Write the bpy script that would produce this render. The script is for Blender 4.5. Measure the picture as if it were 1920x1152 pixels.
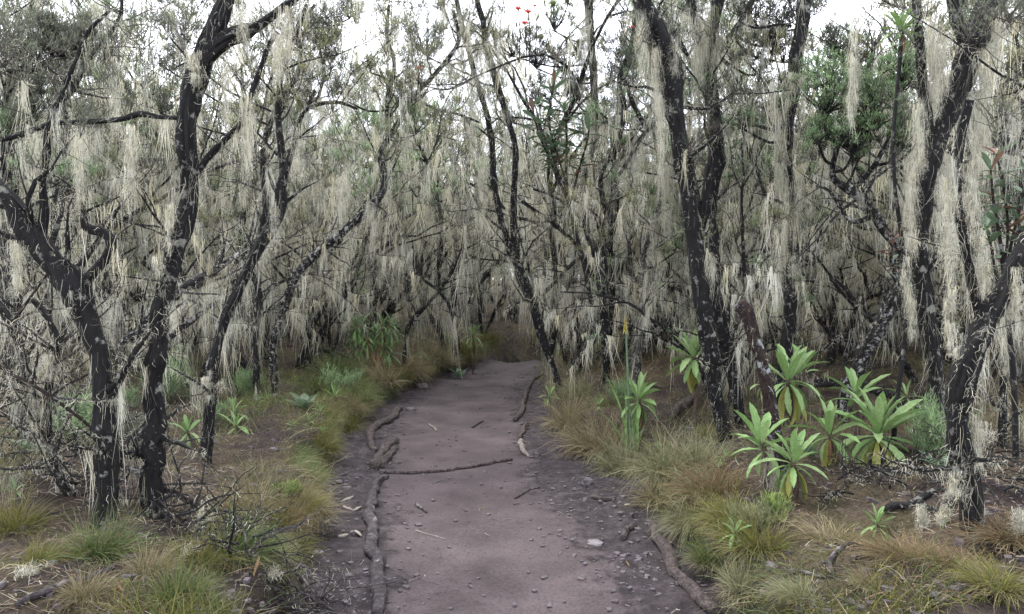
import bpy, math, random
import numpy as np

# ------------------------------------------------------------------ camera, world, sun, exposure
for o in list(bpy.data.objects):
    bpy.data.objects.remove(o)
SC = bpy.context.scene
COL = SC.collection
CAMZ, FPX, PITCH = 1.65, 1450.0, math.radians(2.2)
cam_d = bpy.data.cameras.new('camera')
cam = bpy.data.objects.new('camera', cam_d)
COL.objects.link(cam)
cam.location = (0, 0, CAMZ)
cam.rotation_euler = (math.pi/2 - PITCH, 0, 0)
cam_d.sensor_width = 36
cam_d.lens = 36*FPX/1920
cam_d.clip_start = 0.05
cam_d.clip_end = 600
SC.camera = cam

SUN_EL, SUN_AZ = math.radians(58), math.radians(-35)      # azimuth from +Y towards +X
world = bpy.data.worlds.new('World')
SC.world = world
world.use_nodes = True
wn, wl = world.node_tree.nodes, world.node_tree.links
wn.clear()
w_out = wn.new('ShaderNodeOutputWorld')
w_bg = wn.new('ShaderNodeBackground')
w_bg.inputs['Strength'].default_value = 0.15
sky = wn.new('ShaderNodeTexSky')
sky.sky_type = 'NISHITA'
sky.sun_disc = False
sky.sun_elevation = SUN_EL
sky.sun_rotation = SUN_AZ
sky.air_density = 1.0
sky.dust_density = 3.0
w_mix = wn.new('ShaderNodeMixRGB')                          # cloud cover over the clear sky
w_mix.inputs['Fac'].default_value = 0.85
w_tc = wn.new('ShaderNodeTexCoord')
w_no = wn.new('ShaderNodeTexNoise')
w_no.inputs['Scale'].default_value = 2.2
w_no.inputs['Detail'].default_value = 5
w_rp = wn.new('ShaderNodeValToRGB')
w_rp.color_ramp.elements[0].position = 0.3
w_rp.color_ramp.elements[0].color = (6.9, 7.2, 8.3, 1)
w_rp.color_ramp.elements[1].position = 0.7
w_rp.color_ramp.elements[1].color = (10.5, 10.6, 11.3, 1)
wl.new(w_tc.outputs['Generated'], w_no.inputs['Vector'])
wl.new(w_no.outputs['Fac'], w_rp.inputs['Fac'])
wl.new(sky.outputs['Color'], w_mix.inputs['Color1'])
wl.new(w_rp.outputs['Color'], w_mix.inputs['Color2'])
wl.new(w_mix.outputs['Color'], w_bg.inputs['Color'])
wl.new(w_bg.outputs['Background'], w_out.inputs['Surface'])

sun_d = bpy.data.lights.new('sun', 'SUN')
sun_d.energy = 1.5
sun_d.angle = math.radians(14)
sun_d.color = (1.0, 0.97, 0.92)
sun = bpy.data.objects.new('sun', sun_d)
COL.objects.link(sun)
sun.rotation_euler = (math.pi/2 - SUN_EL, 0, math.pi - SUN_AZ)

SC.view_settings.view_transform = 'Standard'
SC.view_settings.look = 'None'
SC.view_settings.exposure = 1.62
SC.view_settings.gamma = 1.0
SC.view_settings.use_curve_mapping = False
SC.render.engine = 'CYCLES'
SC.cycles.max_bounces = 4
SC.cycles.diffuse_bounces = 3
SC.cycles.transmission_bounces = 3

# ------------------------------------------------------------------ noise and terrain
def hash3(i, j, k, seed):
    h = (i.astype(np.int64)*374761393 + j.astype(np.int64)*668265263 + k.astype(np.int64)*2147483647 + seed*144665) & 0xffffffff
    h = ((h ^ (h >> 13))*1274126177) & 0xffffffff
    h = h ^ (h >> 16)
    return (h & 0xffff)/65535.0

def vnoise(x, y, z=0.0, seed=0):
    x = np.asarray(x, float); y = np.asarray(y, float); z = np.zeros_like(x)+z
    xi, yi, zi = np.floor(x), np.floor(y), np.floor(z)
    fx, fy, fz = x-xi, y-yi, z-zi
    fx, fy, fz = fx*fx*(3-2*fx), fy*fy*(3-2*fy), fz*fz*(3-2*fz)
    r = 0
    for a in (0, 1):
        for b in (0, 1):
            for c in (0, 1):
                w = (fx if a else 1-fx)*(fy if b else 1-fy)*(fz if c else 1-fz)
                r = r + w*hash3(xi+a, yi+b, zi+c, seed)
    return r*2-1

def fbm(x, y, oct=4, seed=0):
    s, a, f = 0, 1.0, 1.0
    for k in range(oct):
        s = s + a*vnoise(x*f, y*f, 0, seed+k*17)
        a *= 0.5; f *= 2.03
    return s

def sstep(x):
    x = np.clip(x, 0, 1)
    return x*x*(3-2*x)

# centre x, centre y, half width of the trench; centre and half width of the trodden middle
TR = np.array([(.05, -8, 1.05), (.05, 2, 1.05), (0, 3.8, 1.05), (-.11, 5, 1.22), (-.29, 6.5, 1.33), (-.65, 8.5, 1.2), (-.6, 10.9, 1.0),
               (-.27, 13.3, .75), (.15, 15.4, .65), (1.3, 17, .7), (3, 18.2, .8), (6, 19.5, .8), (12, 21, .8), (30, 26, .8)])
TD = np.array([(-.02, -8, .6), (-.02, 2, .6), (-.04, 3.8, .62), (-.20, 5, .64), (-.46, 6.5, .62), (-.62, 8.5, .72), (-.62, 10.9, .68),
               (-.25, 13.3, .55), (.15, 15.4, .5), (1.3, 17, .5), (3, 18.2, .55), (6, 19.5, .55), (12, 21, .55), (30, 26, .55)])

def pathdist(x, y, P):
    x = np.asarray(x, float); y = np.asarray(y, float)
    best = np.full(x.shape, 1e9); hw = np.zeros(x.shape); side = np.zeros(x.shape)
    for k in range(len(P)-1):
        ax, ay, aw = P[k]; bx, by, bw = P[k+1]
        dx, dy = bx-ax, by-ay
        t = np.clip(((x-ax)*dx+(y-ay)*dy)/(dx*dx+dy*dy), 0, 1)
        qx, qy = ax+t*dx, ay+t*dy
        d = np.hypot(x-qx, y-qy)
        m = d < best
        best = np.where(m, d, best)
        hw = np.where(m, aw+t*(bw-aw), hw)
        side = np.where(m, np.sign((x-ax)*dy-(y-ay)*dx), side)   # + = right
    return best, hw, side

def terrain(x, y, detail=True):
    x = np.asarray(x, float); y = np.asarray(y, float)
    d, hw, side = pathdist(x, y, TR)
    td, tw, _ = pathdist(x, y, TD)
    e = d-hw + 0.09*vnoise(x*2.2, y*2.2, 0, 3) + 0.04*vnoise(x*7, y*7, 0, 4)
    left = side < 0
    bl = 0.30*sstep(e/0.16) + 0.10*sstep((e-.1)/2.5) + 0.03*np.clip(e, 0, 12)
    br = 0.22*sstep(e/0.20) + 0.24*sstep((e-.1)/1.9) + 0.03*np.clip(e, 0, 12)
    bank = np.where(left, bl, br)
    far = sstep((y-17)/12.0)
    bank = bank + far*0.25
    on = sstep(e/0.5)
    z = bank + on*(0.10*fbm(x*.9, y*.9, 3, 7) + 0.035*fbm(x*4, y*4, 2, 9))
    # the trench sinks away behind the crest
    z = z - (1-sstep(e/0.6))*0.6*sstep((y-15.0-.5*vnoise(x*2.1, 0*x, 0, 78)-.25*x)/2.0)*(x > -1.5)
    tread = 1-sstep((td+.10*vnoise(x*1.9, y*1.9, 0, 77)-tw*.55)/(tw*.8))
    z = z - 0.02*tread + (1-on)*0.01*vnoise(x*1.7, y*1.7, 0, 11)
    if detail:
        rough = (1-tread)
        z = z + rough*(0.016*fbm(x*9, y*9, 3, 21) + 0.014*np.abs(vnoise(x*23, y*23, 0, 23)))
        z = z + 0.004*vnoise(x*14, y*14, 0, 31)+0.006*vnoise(x*5, y*5, 0, 32)
    return z, e, tread

def gz(x, y):
    return float(terrain(np.array([x]), np.array([y]))[0][0])

cp, sp = math.cos(PITCH), math.sin(PITCH)
def at(px, py, d):
    """point at forward distance d that the camera sees at photo pixel px, py"""
    u, v = (px-960)/FPX, (576-py)/FPX
    y = cp+v*sp; z = v*cp-sp
    t = d/y
    return np.array([u*t, d, CAMZ+z*t])

def ground_at(px, py):
    t = np.geomspace(1.5, 60, 1400)
    u, v = (px-960)/FPX, (576-py)/FPX
    y = cp+v*sp; z = v*cp-sp
    X, Y, Z = u*t/y, t, CAMZ+z*t/y
    g = terrain(X, Y, False)[0]
    i = np.argmax(Z <= g)
    if Z[i] > g[i]: i = 1300
    return np.array([X[i], Y[i], g[i]])

# ------------------------------------------------------------------ materials
def nmat(name):
    m = bpy.data.materials.new(name); m.use_nodes = True
    n, l = m.node_tree.nodes, m.node_tree.links
    return m, n, l, n['Principled BSDF']

def ramp(n, stops):
    r = n.new('ShaderNodeValToRGB')
    while len(r.color_ramp.elements) < len(stops): r.color_ramp.elements.new(0.5)
    for e, (p, c) in zip(r.color_ramp.elements, stops):
        e.position = p; e.color = (*c, 1) if len(c) == 3 else c
    return r

def noise(n, l, vec, scale, detail=4, rough=.55):
    t = n.new('ShaderNodeTexNoise')
    t.inputs['Scale'].default_value = scale; t.inputs['Detail'].default_value = detail
    t.inputs['Roughness'].default_value = rough
    l.new(vec, t.inputs['Vector'])
    return t

def bark_mat(name, dark, light, patch=(.62, .72), patchcol=(.36, .36, .32), zs=.16, pscale=7, rough=.75, bump=1.0):
    m, n, l, b = nmat(name)
    tc = n.new('ShaderNodeTexCoord'); mp = n.new('ShaderNodeMapping')
    mp.inputs['Scale'].default_value = (1, 1, zs)
    l.new(tc.outputs['Object'], mp.inputs['Vector'])
    n1 = noise(n, l, mp.outputs['Vector'], 38, 8, .75)
    r1 = ramp(n, [(.44, dark), (.72, light)])
    l.new(n1.outputs['Fac'], r1.inputs['Fac'])
    n2 = noise(n, l, tc.outputs['Object'], pscale, 7, .7)
    r2 = ramp(n, [(patch[0], (0, 0, 0)), (patch[1], (1, 1, 1))])
    l.new(n2.outputs['Fac'], r2.inputs['Fac'])
    mx = n.new('ShaderNodeMixRGB'); mx.inputs['Color2'].default_value = (*patchcol, 1)
    l.new(r2.outputs['Color'], mx.inputs['Fac']); l.new(r1.outputs['Color'], mx.inputs['Color1'])
    l.new(mx.outputs['Color'], b.inputs['Base Color'])
    b.inputs['Roughness'].default_value = rough; b.inputs['Specular IOR Level'].default_value = .34
    bp = n.new('ShaderNodeBump'); bp.inputs['Strength'].default_value = bump; bp.inputs['Distance'].default_value = .045
    ad = n.new('ShaderNodeMath'); ad.operation = 'ADD'
    l.new(n1.outputs['Fac'], ad.inputs[0]); l.new(r2.outputs['Color'], ad.inputs[1])
    l.new(ad.outputs[0], bp.inputs['Height']); l.new(bp.outputs['Normal'], b.inputs['Normal'])
    return m

M = {}
M['bark'] = bark_mat('black_bark', (.0008, .0008, .0013), (.014, .012, .013), (.575, .615), (.25, .25, .22), .35, 13)
M['bark_spotted'] = bark_mat('lichen_spotted_bark', (.0025, .002, .0025), (.018, .016, .017), (.52, .58), (.36, .36, .33), .6, 22)
M['bark_grey'] = bark_mat('grey_bark', (.012, .010, .010), (.07, .062, .057), (.50, .60), (.30, .29, .25), .3, 12)
M['bark_dark'] = bark_mat('dark_forest_bark', (.0018, .0016, .002), (.014, .012, .013), (.55, .62), (.24, .235, .20), .3, 14)
M['bark_red'] = bark_mat('red_brown_bark', (.014, .008, .007), (.075, .040, .033), (.57, .60), (.38, .40, .41), .8, 9)
M['root'] = bark_mat('root_wood', (.035, .025, .025), (.20, .16, .14), (.60, .72), (.24, .21, .19), .9, 9, .85, 1.0)
M['root_dark'] = bark_mat('wet_root_wood', (.014, .011, .014), (.12, .098, .10), (.56, .66), (.32, .29, .28), .9, 6, .55, .7)
M['dead_wood'] = bark_mat('weathered_wood', (.10, .085, .075), (.36, .32, .28), (.7, .8), (.4, .38, .34), .5, 5, .8, .5)
M['twig'] = bark_mat('twig_bark', (.010, .009, .009), (.045, .040, .038), (.56, .68), (.3, .29, .24), .4, 20, .85, .3)

def attr_mat(name, rough=.7, trans=.25, attr='col', gain=1.0, spec=.3):
    """thin growth (lichen, grass, leaves): colour is stored with each strand or blade"""
    m, n, l, b = nmat(name)
    a = n.new('ShaderNodeAttribute'); a.attribute_name = attr
    l.new(a.outputs['Color'], b.inputs['Base Color'])
    b.inputs['Roughness'].default_value = rough
    b.inputs['Specular IOR Level'].default_value = spec
    tr = n.new('ShaderNodeBsdfTranslucent'); l.new(a.outputs['Color'], tr.inputs['Color'])
    ms = n.new('ShaderNodeMixShader'); ms.inputs['Fac'].default_value = trans
    o = n['Material Output']
    l.new(b.outputs['BSDF'], ms.inputs[1]); l.new(tr.outputs['BSDF'], ms.inputs[2])
    l.new(ms.outputs['Shader'], o.inputs['Surface'])
    return m
M['lichen'] = attr_mat('hanging_lichen', .95, .38, spec=.1)
M['foliage'] = attr_mat('needle_foliage', .7, .42, spec=.2)
M['grass'] = attr_mat('grass_blade', .65, .3, spec=.25)

def leaf_mat(name, c1, c2, edge=None, sc=18, rough=.55, trans=.25):
    m, n, l, b = nmat(name)
    tc = n.new('ShaderNodeTexCoord')
    n1 = noise(n, l, tc.outputs['Object'], sc, 5)
    r1 = ramp(n, [(.38, c1), (.62, c2)] if edge is None else [(.35, c1), (.52, c2), (.68, edge)])
    l.new(n1.outputs['Fac'], r1.inputs['Fac'])
    # side veins: narrow ripples that slant off the midrib
    wv = n.new('ShaderNodeTexWave'); wv.inputs['Scale'].default_value = 8; wv.inputs['Distortion'].default_value = 1.2
    wv.bands_direction = 'X'
    l.new(tc.outputs['Object'], wv.inputs['Vector'])
    bp = n.new('ShaderNodeBump'); bp.inputs['Strength'].default_value = .22; bp.inputs['Distance'].default_value = .02
    l.new(wv.outputs['Fac'], bp.inputs['Height']); l.new(bp.outputs['Normal'], b.inputs['Normal'])
    l.new(r1.outputs['Color'], b.inputs['Base Color'])
    b.inputs['Roughness'].default_value = rough; b.inputs['Specular IOR Level'].default_value = .3
    tr = n.new('ShaderNodeBsdfTranslucent'); l.new(r1.outputs['Color'], tr.inputs['Color'])
    ms = n.new('ShaderNodeMixShader'); ms.inputs['Fac'].default_value = trans
    l.new(b.outputs['BSDF'], ms.inputs[1]); l.new(tr.outputs['BSDF'], ms.inputs[2])
    l.new(ms.outputs['Shader'], n['Material Output'].inputs['Surface'])
    return m
M['leaf'] = leaf_mat('broad_green_leaf', (.12, .21, .068), (.18, .28, .10))
M['leaf_pale'] = leaf_mat('pale_green_leaf', (.17, .26, .10), (.24, .33, .145))
M['leaf_old'] = leaf_mat('yellowing_leaf', (.17, .23, .06), (.27, .28, .07), (.28, .17, .06))
M['leaf_dead'] = leaf_mat('withered_leaf', (.16, .09, .05), (.28, .17, .09), (.2, .12, .07))
M['leaf_dark'] = leaf_mat('leathery_dark_leaf', (.085, .14, .08), (.14, .20, .12), rough=.4)
M['leaf_red'] = leaf_mat('reddish_young_leaf', (.15, .08, .06), (.20, .12, .085), rough=.5)
M['yellow_flower'] = leaf_mat('yellow_floret', (.46, .38, .08), (.60, .50, .14))
M['red_flower'] = leaf_mat('red_floret', (.65, .05, .03), (.80, .10, .05))

# ground
def ground_mat():
    m, n, l, b = nmat('forest_soil')
    tc = n.new('ShaderNodeTexCoord')
    V = tc.outputs['Object']
    a = noise(n, l, V, 1.3, 6); r = ramp(n, [(.34, (.016, .012, .012)), (.46, (.042, .033, .030)), (.56, (.075, .060, .042)), (.68, (.050, .055, .020))])
    l.new(a.outputs['Fac'], r.inputs['Fac'])
    f = noise(n, l, V, 40, 6, .7); rf = ramp(n, [(.35, (.5, .5, .5)), (.65, (1.35, 1.3, 1.25))])
    l.new(f.outputs['Fac'], rf.inputs['Fac'])
    mu = n.new('ShaderNodeMixRGB'); mu.blend_type = 'MULTIPLY'; mu.inputs['Fac'].default_value = 1
    l.new(r.outputs['Color'], mu.inputs['Color1']); l.new(rf.outputs['Color'], mu.inputs['Color2'])
    l.new(mu.outputs['Color'], b.inputs['Base Color']); b.inputs['Roughness'].default_value = .95
    b.inputs['Specular IOR Level'].default_value = .15
    bp = n.new('ShaderNodeBump'); bp.inputs['Strength'].default_value = .9; bp.inputs['Distance'].default_value = .03
    l.new(f.outputs['Fac'], bp.inputs['Height']); l.new(bp.outputs['Normal'], b.inputs['Normal'])
    return m

def path_mat():
    m, n, l, b = nmat('trodden_earth')
    tc = n.new('ShaderNodeTexCoord'); V = tc.outputs['Object']
    at_ = n.new('ShaderNodeAttribute'); at_.attribute_name = 'tread'
    a = noise(n, l, V, 2.0, 6, .6); r = ramp(n, [(.28, (.033, .025, .026)), (.72, (.082, .064, .066))])
    l.new(a.outputs['Fac'], r.inputs['Fac'])
    g = noise(n, l, V, 55, 6, .75); rg = ramp(n, [(.36, (.45, .44, .44)), (.56, (1.08, 1.08, 1.08))])
    l.new(g.outputs['Fac'], rg.inputs['Fac'])
    mu = n.new('ShaderNodeMixRGB'); mu.blend_type = 'MULTIPLY'; mu.inputs['Fac'].default_value = .8
    l.new(r.outputs['Color'], mu.inputs['Color1']); l.new(rg.outputs['Color'], mu.inputs['Color2'])
    # loose dark soil of the sides
    c = noise(n, l, V, 9, 8, .7); rc = ramp(n, [(.35, (.015, .011, .012)), (.50, (.036, .028, .030)), (.66, (.068, .054, .058))])
    l.new(c.outputs['Fac'], rc.inputs['Fac'])
    # break the border of the tread up
    e = noise(n, l, V, 4.5, 9, .8)
    su = n.new('ShaderNodeMath'); su.operation = 'MULTIPLY_ADD'; su.inputs[1].default_value = 3.0; su.inputs[2].default_value = -1.5
    l.new(e.outputs['Fac'], su.inputs[0])
    ad = n.new('ShaderNodeMath'); ad.operation = 'ADD'; l.new(at_.outputs['Fac'], ad.inputs[0]); l.new(su.outputs[0], ad.inputs[1])
    re = ramp(n, [(.30, (0, 0, 0)), (.75, (1, 1, 1))]); l.new(ad.outputs[0], re.inputs['Fac'])
    mx = n.new('ShaderNodeMixRGB'); l.new(re.outputs['Color'], mx.inputs['Fac'])
    l.new(rc.outputs['Color'], mx.inputs['Color1']); l.new(mu.outputs['Color'], mx.inputs['Color2'])
    l.new(mx.outputs['Color'], b.inputs['Base Color']); b.inputs['Roughness'].default_value = .85
    b.inputs['Specular IOR Level'].default_value = .25
    b1 = n.new('ShaderNodeBump'); b1.inputs['Distance'].default_value = .025
    inv = n.new('ShaderNodeMath'); inv.operation = 'MULTIPLY_ADD'; inv.inputs[1].default_value = -.7; inv.inputs[2].default_value = .95
    l.new(re.outputs['Color'], inv.inputs[0]); l.new(inv.outputs[0], b1.inputs['Strength'])
    h = n.new('ShaderNodeMath'); h.operation = 'ADD'; l.new(g.outputs['Fac'], h.inputs[0]); l.new(c.outputs['Fac'], h.inputs[1])
    l.new(h.outputs[0], b1.inputs['Height']); l.new(b1.outputs['Normal'], b.inputs['Normal'])
    return m
M['soil'] = ground_mat()
M['path'] = path_mat()
def stone_mat(name, c1, c2):
    m, n, l, b = nmat(name)
    tc = n.new('ShaderNodeTexCoord')
    a = noise(n, l, tc.outputs['Object'], 14, 8, .7); r = ramp(n, [(.35, c1), (.65, c2)])
    l.new(a.outputs['Fac'], r.inputs['Fac']); l.new(r.outputs['Color'], b.inputs['Base Color']); b.inputs['Roughness'].default_value = .8
    bp = n.new('ShaderNodeBump'); bp.inputs['Strength'].default_value = .6; bp.inputs['Distance'].default_value = .02
    l.new(a.outputs['Fac'], bp.inputs['Height']); l.new(bp.outputs['Normal'], b.inputs['Normal'])
    return m
M['stone'] = stone_mat('purple_grey_stone', (.038, .031, .034), (.095, .080, .086))
M['pale_stone'] = stone_mat('pale_grey_stone', (.085, .073, .077), (.16, .142, .148))
M['pale_chip'] = stone_mat('bleached_wood', (.15, .13, .11), (.26, .23, .19))

# ------------------------------------------------------------------ mesh building
class Buf:
    def __init__(s): s.v = []; s.q = []; s.t = []; s.c = []; s.n = 0; s.mi = []
    def add(s, v, q=None, t=None, c=None):
        v = np.asarray(v, float).reshape(-1, 3)
        s.v.append(v)
        if q is not None and len(q): s.q.append(np.asarray(q).reshape(-1, 4)+s.n)
        if t is not None and len(t): s.t.append(np.asarray(t).reshape(-1, 3)+s.n)
        if c is None: c = np.ones((len(v), 3))*.5
        s.c.append(np.broadcast_to(np.asarray(c, float), (len(v), 3)))
        s.n += len(v)
    def mesh(s, name, mat, origin=(0, 0, 0), smooth=True, color=True):
        me = bpy.data.meshes.new(name)
        if not s.v: return me
        V = np.concatenate(s.v)-np.asarray(origin, float)
        Q = np.concatenate(s.q) if s.q else np.zeros((0, 4), int)
        T = np.concatenate(s.t) if s.t else np.zeros((0, 3), int)
        me.vertices.add(len(V)); me.vertices.foreach_set('co', V.astype(np.float32).ravel())
        nl = len(Q)*4+len(T)*3
        me.loops.add(nl); me.loops.foreach_set('vertex_index', np.concatenate([Q.ravel(), T.ravel()]).astype(np.int32))
        me.polygons.add(len(Q)+len(T))
        st = np.concatenate([np.arange(len(Q))*4, len(Q)*4+np.arange(len(T))*3]).astype(np.int32)
        me.polygons.foreach_set('loop_start', st)
        me.polygons.foreach_set('use_smooth', np.full(len(Q)+len(T), smooth))
        if color:
            C = np.concatenate(s.c); C = np.concatenate([C, np.ones((len(C), 1))], 1)
            a = me.color_attributes.new('col', 'FLOAT_COLOR', 'POINT')
            a.data.foreach_set('color', C.astype(np.float32).ravel())
        me.update(calc_edges=True); me.validate()
        me.materials.append(mat)
        return me

def link(name, me, parent=None, loc=None, kind=None, label=None, cat=None, group=None):
    o = bpy.data.objects.new(name, me); COL.objects.link(o)
    if parent is not None: o.parent = parent
    if loc is not None: o.location = loc
    if kind: o['kind'] = kind
    if label: o['label'] = label
    if cat: o['category'] = cat
    if group: o['group'] = group
    return o

def norm(a): return a/(np.linalg.norm(a, axis=-1, keepdims=True)+1e-12)

def spline(P, step):
    """Catmull-Rom through P (n,k) resampled at about `step`"""
    P = np.asarray(P, float)
    if len(P) < 3:
        k = max(2, int(np.linalg.norm(P[-1, :3]-P[0, :3])/step)+1)
        return P[0]+(P[-1]-P[0])*np.linspace(0, 1, k)[:, None]
    E = np.vstack([2*P[0]-P[1], P, 2*P[-1]-P[-2]])
    out = []
    for i in range(1, len(E)-2):
        k = max(1, int(round(np.linalg.norm(E[i+1, :3]-E[i, :3])/step)))
        t = (np.arange(k)/k)[:, None]
        a, b, c, d = E[i-1], E[i], E[i+1], E[i+2]
        out.append(.5*((2*b)+(-a+c)*t+(2*a-5*b+4*c-d)*t**2+(-a+3*b-3*c+d)*t**3))
    out.append(P[-1:])
    return np.vstack(out)

def tube(buf, P, R, sides=6, rough=0, seed=0, cap=True, col=None, freq=1.0):
    P = np.asarray(P, float); R = np.asarray(R, float); n = len(P)
    T = norm(np.gradient(P, axis=0))
    ref = np.array([0, 1., 0]) if abs(T[0][1]) < .8 else np.array([1., 0, 0])
    A = np.empty((n, 3)); a = ref-T[0]*ref.dot(T[0]); a /= np.linalg.norm(a)+1e-12
    for i in range(n):
        a = a-T[i]*a.dot(T[i]); a /= np.linalg.norm(a)+1e-12; A[i] = a
    B = np.cross(T, A)
    th = np.arange(sides)*2*math.pi/sides
    rr = np.repeat(R[:, None], sides, 1)
    if rough:
        s = np.concatenate([[0], np.cumsum(np.linalg.norm(np.diff(P, axis=0), axis=1))])[:, None]+seed*3.7
        c, d = np.cos(th)[None], np.sin(th)[None]
        z = s*freq
        rr = rr*(1+rough*(vnoise(c*3+0*z+seed, d*3+0*z, z*5, 5)*.6+vnoise(c*8+seed+0*z, d*8+0*z, z*9, 6)*.45+vnoise(c*1.3+0*z, d*1.3+0*z, z*14+seed, 8)*.5))
    V = P[:, None]+rr[..., None]*(np.cos(th)[None, :, None]*A[:, None]+np.sin(th)[None, :, None]*B[:, None])
    i = np.arange(n-1)[:, None]*sides; j = np.arange(sides)[None]; j2 = (j+1) % sides
    Q = np.stack([i+j, i+j2, i+sides+j2, i+sides+j], -1).reshape(-1, 4)
    V = V.reshape(-1, 3)
    tt = None
    if cap:
        V = np.vstack([V, P[-1:]+T[-1:]*R[-1]*.4, P[:1]-T[:1]*R[0]*.1]); k = (n-1)*sides; jj = np.arange(sides)
        tt = np.vstack([np.stack([k+jj, k+(jj+1) % sides, np.full(sides, n*sides)], -1), np.stack([(jj+1) % sides, jj, np.full(sides, n*sides+1)], -1)])
    buf.add(V, Q, tt, col)

def ribbons(buf, S, D, L, W, nseg, rng, grav=0.0, wob=0.0, col=None, taper=.15, flat=False, tipcol=None, sidevec=None):
    """many narrow bent blades at once: S start, D direction, L length, W width; grav bends down (+), wob wiggles"""
    N = len(S)
    if N == 0: return
    S = np.asarray(S, float); D = norm(np.asarray(D, float)); L = np.broadcast_to(L, N).astype(float); W = np.broadcast_to(W, N).astype(float)
    pts = [S]; d = D.copy(); p = S.copy()
    for k in range(nseg):
        d = d+np.array([0, 0, -1.])*np.reshape(np.broadcast_to(grav, N), (N, 1))*(1.0/nseg)
        if wob: d = d+rng.normal(0, wob, (N, 3))
        d = norm(d); p = p+d*(L/nseg)[:, None]; pts.append(p)
    P = np.stack(pts, 1)
    if sidevec is None:
        a = rng.uniform(0, 2*math.pi, N)
        sv = np.stack([np.cos(a), np.sin(a), np.zeros(N)], 1)
        if not flat: sv = sv+rng.normal(0, .25, (N, 3))
    else: sv = sidevec
    sv = sv-D*np.sum(sv*D, 1, keepdims=True); sv = norm(sv)
    w = np.linspace(1, taper, nseg+1)
    if nseg > 2: w[0] = .7
    off = sv[:, None]*(W[:, None]*w[None])[..., None]*.5
    V = np.stack([P-off, P+off], 2).reshape(N*(nseg+1)*2, 3)
    if nseg == 1:                                             # a single needle: one triangle
        V = np.stack([P[:, 0]-off[:, 0], P[:, 0]+off[:, 0], P[:, 1]], 1).reshape(-1, 3)
        cc = np.repeat(np.broadcast_to(np.ones((N, 3))*.5 if col is None else col, (N, 3)), 3, 0)
        buf.add(V, None, np.arange(N*3).reshape(-1, 3), cc); return
    b = (np.arange(N)*(nseg+1)*2)[:, None]+np.arange(nseg)[None]*2
    Q = np.stack([b, b+1, b+3, b+2], -1).reshape(-1, 4)
    if col is None: col = np.ones((N, 3))*.5
    col = np.broadcast_to(col, (N, 3))
    C = np.repeat(col[:, None], (nseg+1), 1)
    if tipcol is not None:
        t = np.linspace(0, 1, nseg+1)[None, :, None]**1.5
        C = C*(1-t)+np.broadcast_to(tipcol, (N, 3))[:, None]*t
    C = np.repeat(C[:, :, None], 2, 2).reshape(-1, 3)
    buf.add(V, Q, None, C)

LICH = np.array([(.66, .64, .51), (.71, .685, .55), (.57, .565, .48), (.72, .675, .49), (.62, .62, .53)])
def lcol(rng, N, dim=1.0):
    return LICH[rng.integers(0, len(LICH), N)]*(.36+.74*rng.random((N, 1))**.75)*dim

def sample_limbs(limbs, rng, N, lo=0.0):
    """N random points on limbs [(pts, rad)] weighted by length -> point, radius, tangent"""
    ls = [np.linalg.norm(np.diff(p, axis=0), axis=1) for p, r in limbs]
    seg = np.concatenate(ls); idx = np.concatenate([np.full(len(a), k) for k, a in enumerate(ls)])
    sub = np.concatenate([np.arange(len(a)) for a in ls])
    c = rng.choice(len(seg), N, p=seg/seg.sum()); f = rng.random(N)
    A = np.array([limbs[idx[i]][0][sub[i]] for i in c]); B = np.array([limbs[idx[i]][0][sub[i]+1] for i in c])
    r = np.array([limbs[idx[i]][1][sub[i]] for i in c])
    return A+(B-A)*f[:, None], r, norm(B-A)

def hang(buf, C, rad, length, n, width, rng, tangent=None, conv=.55, nseg=4, spread=None, dim=1.0, wobble=.11):
    """tassels of hanging strands; C (K,3) tassel centres, rad/length per tassel, n strands each"""
    K = len(C)
    if K == 0: return
    rad = np.broadcast_to(rad, K); length = np.broadcast_to(length, K)
    n = np.broadcast_to(n, K).astype(int)
    idx = np.repeat(np.arange(K), n); N = len(idx)
    off = rng.normal(0, .5, (N, 3)); off[:, 2] *= .3
    if tangent is not None:
        off = off*.55+tangent[idx]*rng.normal(0, .9, (N, 1))
    off = off*rad[idx][:, None]
    S = C[idx]+off
    Ln = length[idx]*np.clip(rng.beta(1.6, 1.8, N)*1.15, .06, 1.1)
    D = np.stack([-off[:, 0]*conv/np.maximum(Ln, .1), -off[:, 1]*conv/np.maximum(Ln, .1), -np.ones(N)], 1)
    D = D+rng.normal(0, .05, (N, 3))
    cc = lcol(rng, K, dim)[idx]*rng.uniform(.82, 1.12, (N, 1))
    ribbons(buf, S, D, Ln, width*rng.uniform(.6, 1.5, N), nseg, rng, .15, wobble, cc, .3)

def fuzz(buf, limbs, rng, N, L, width, dim=1.0, curl=.55):
    """short curly beard lichen growing out of the bark"""
    P, r, T = sample_limbs(limbs, rng, N)
    D = rng.normal(0, 1, (N, 3)); D = D-T*np.sum(D*T, 1, keepdims=True); D = norm(D)
    S = P+D*(r*.95)[:, None]
    ribbons(buf, S, D+np.array([0, 0, -.2]), L*rng.uniform(.3, 1.4, N), width*rng.uniform(.6, 1.4, N), 3, rng, 1.3, curl, lcol(rng, N, dim), .4)

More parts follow.
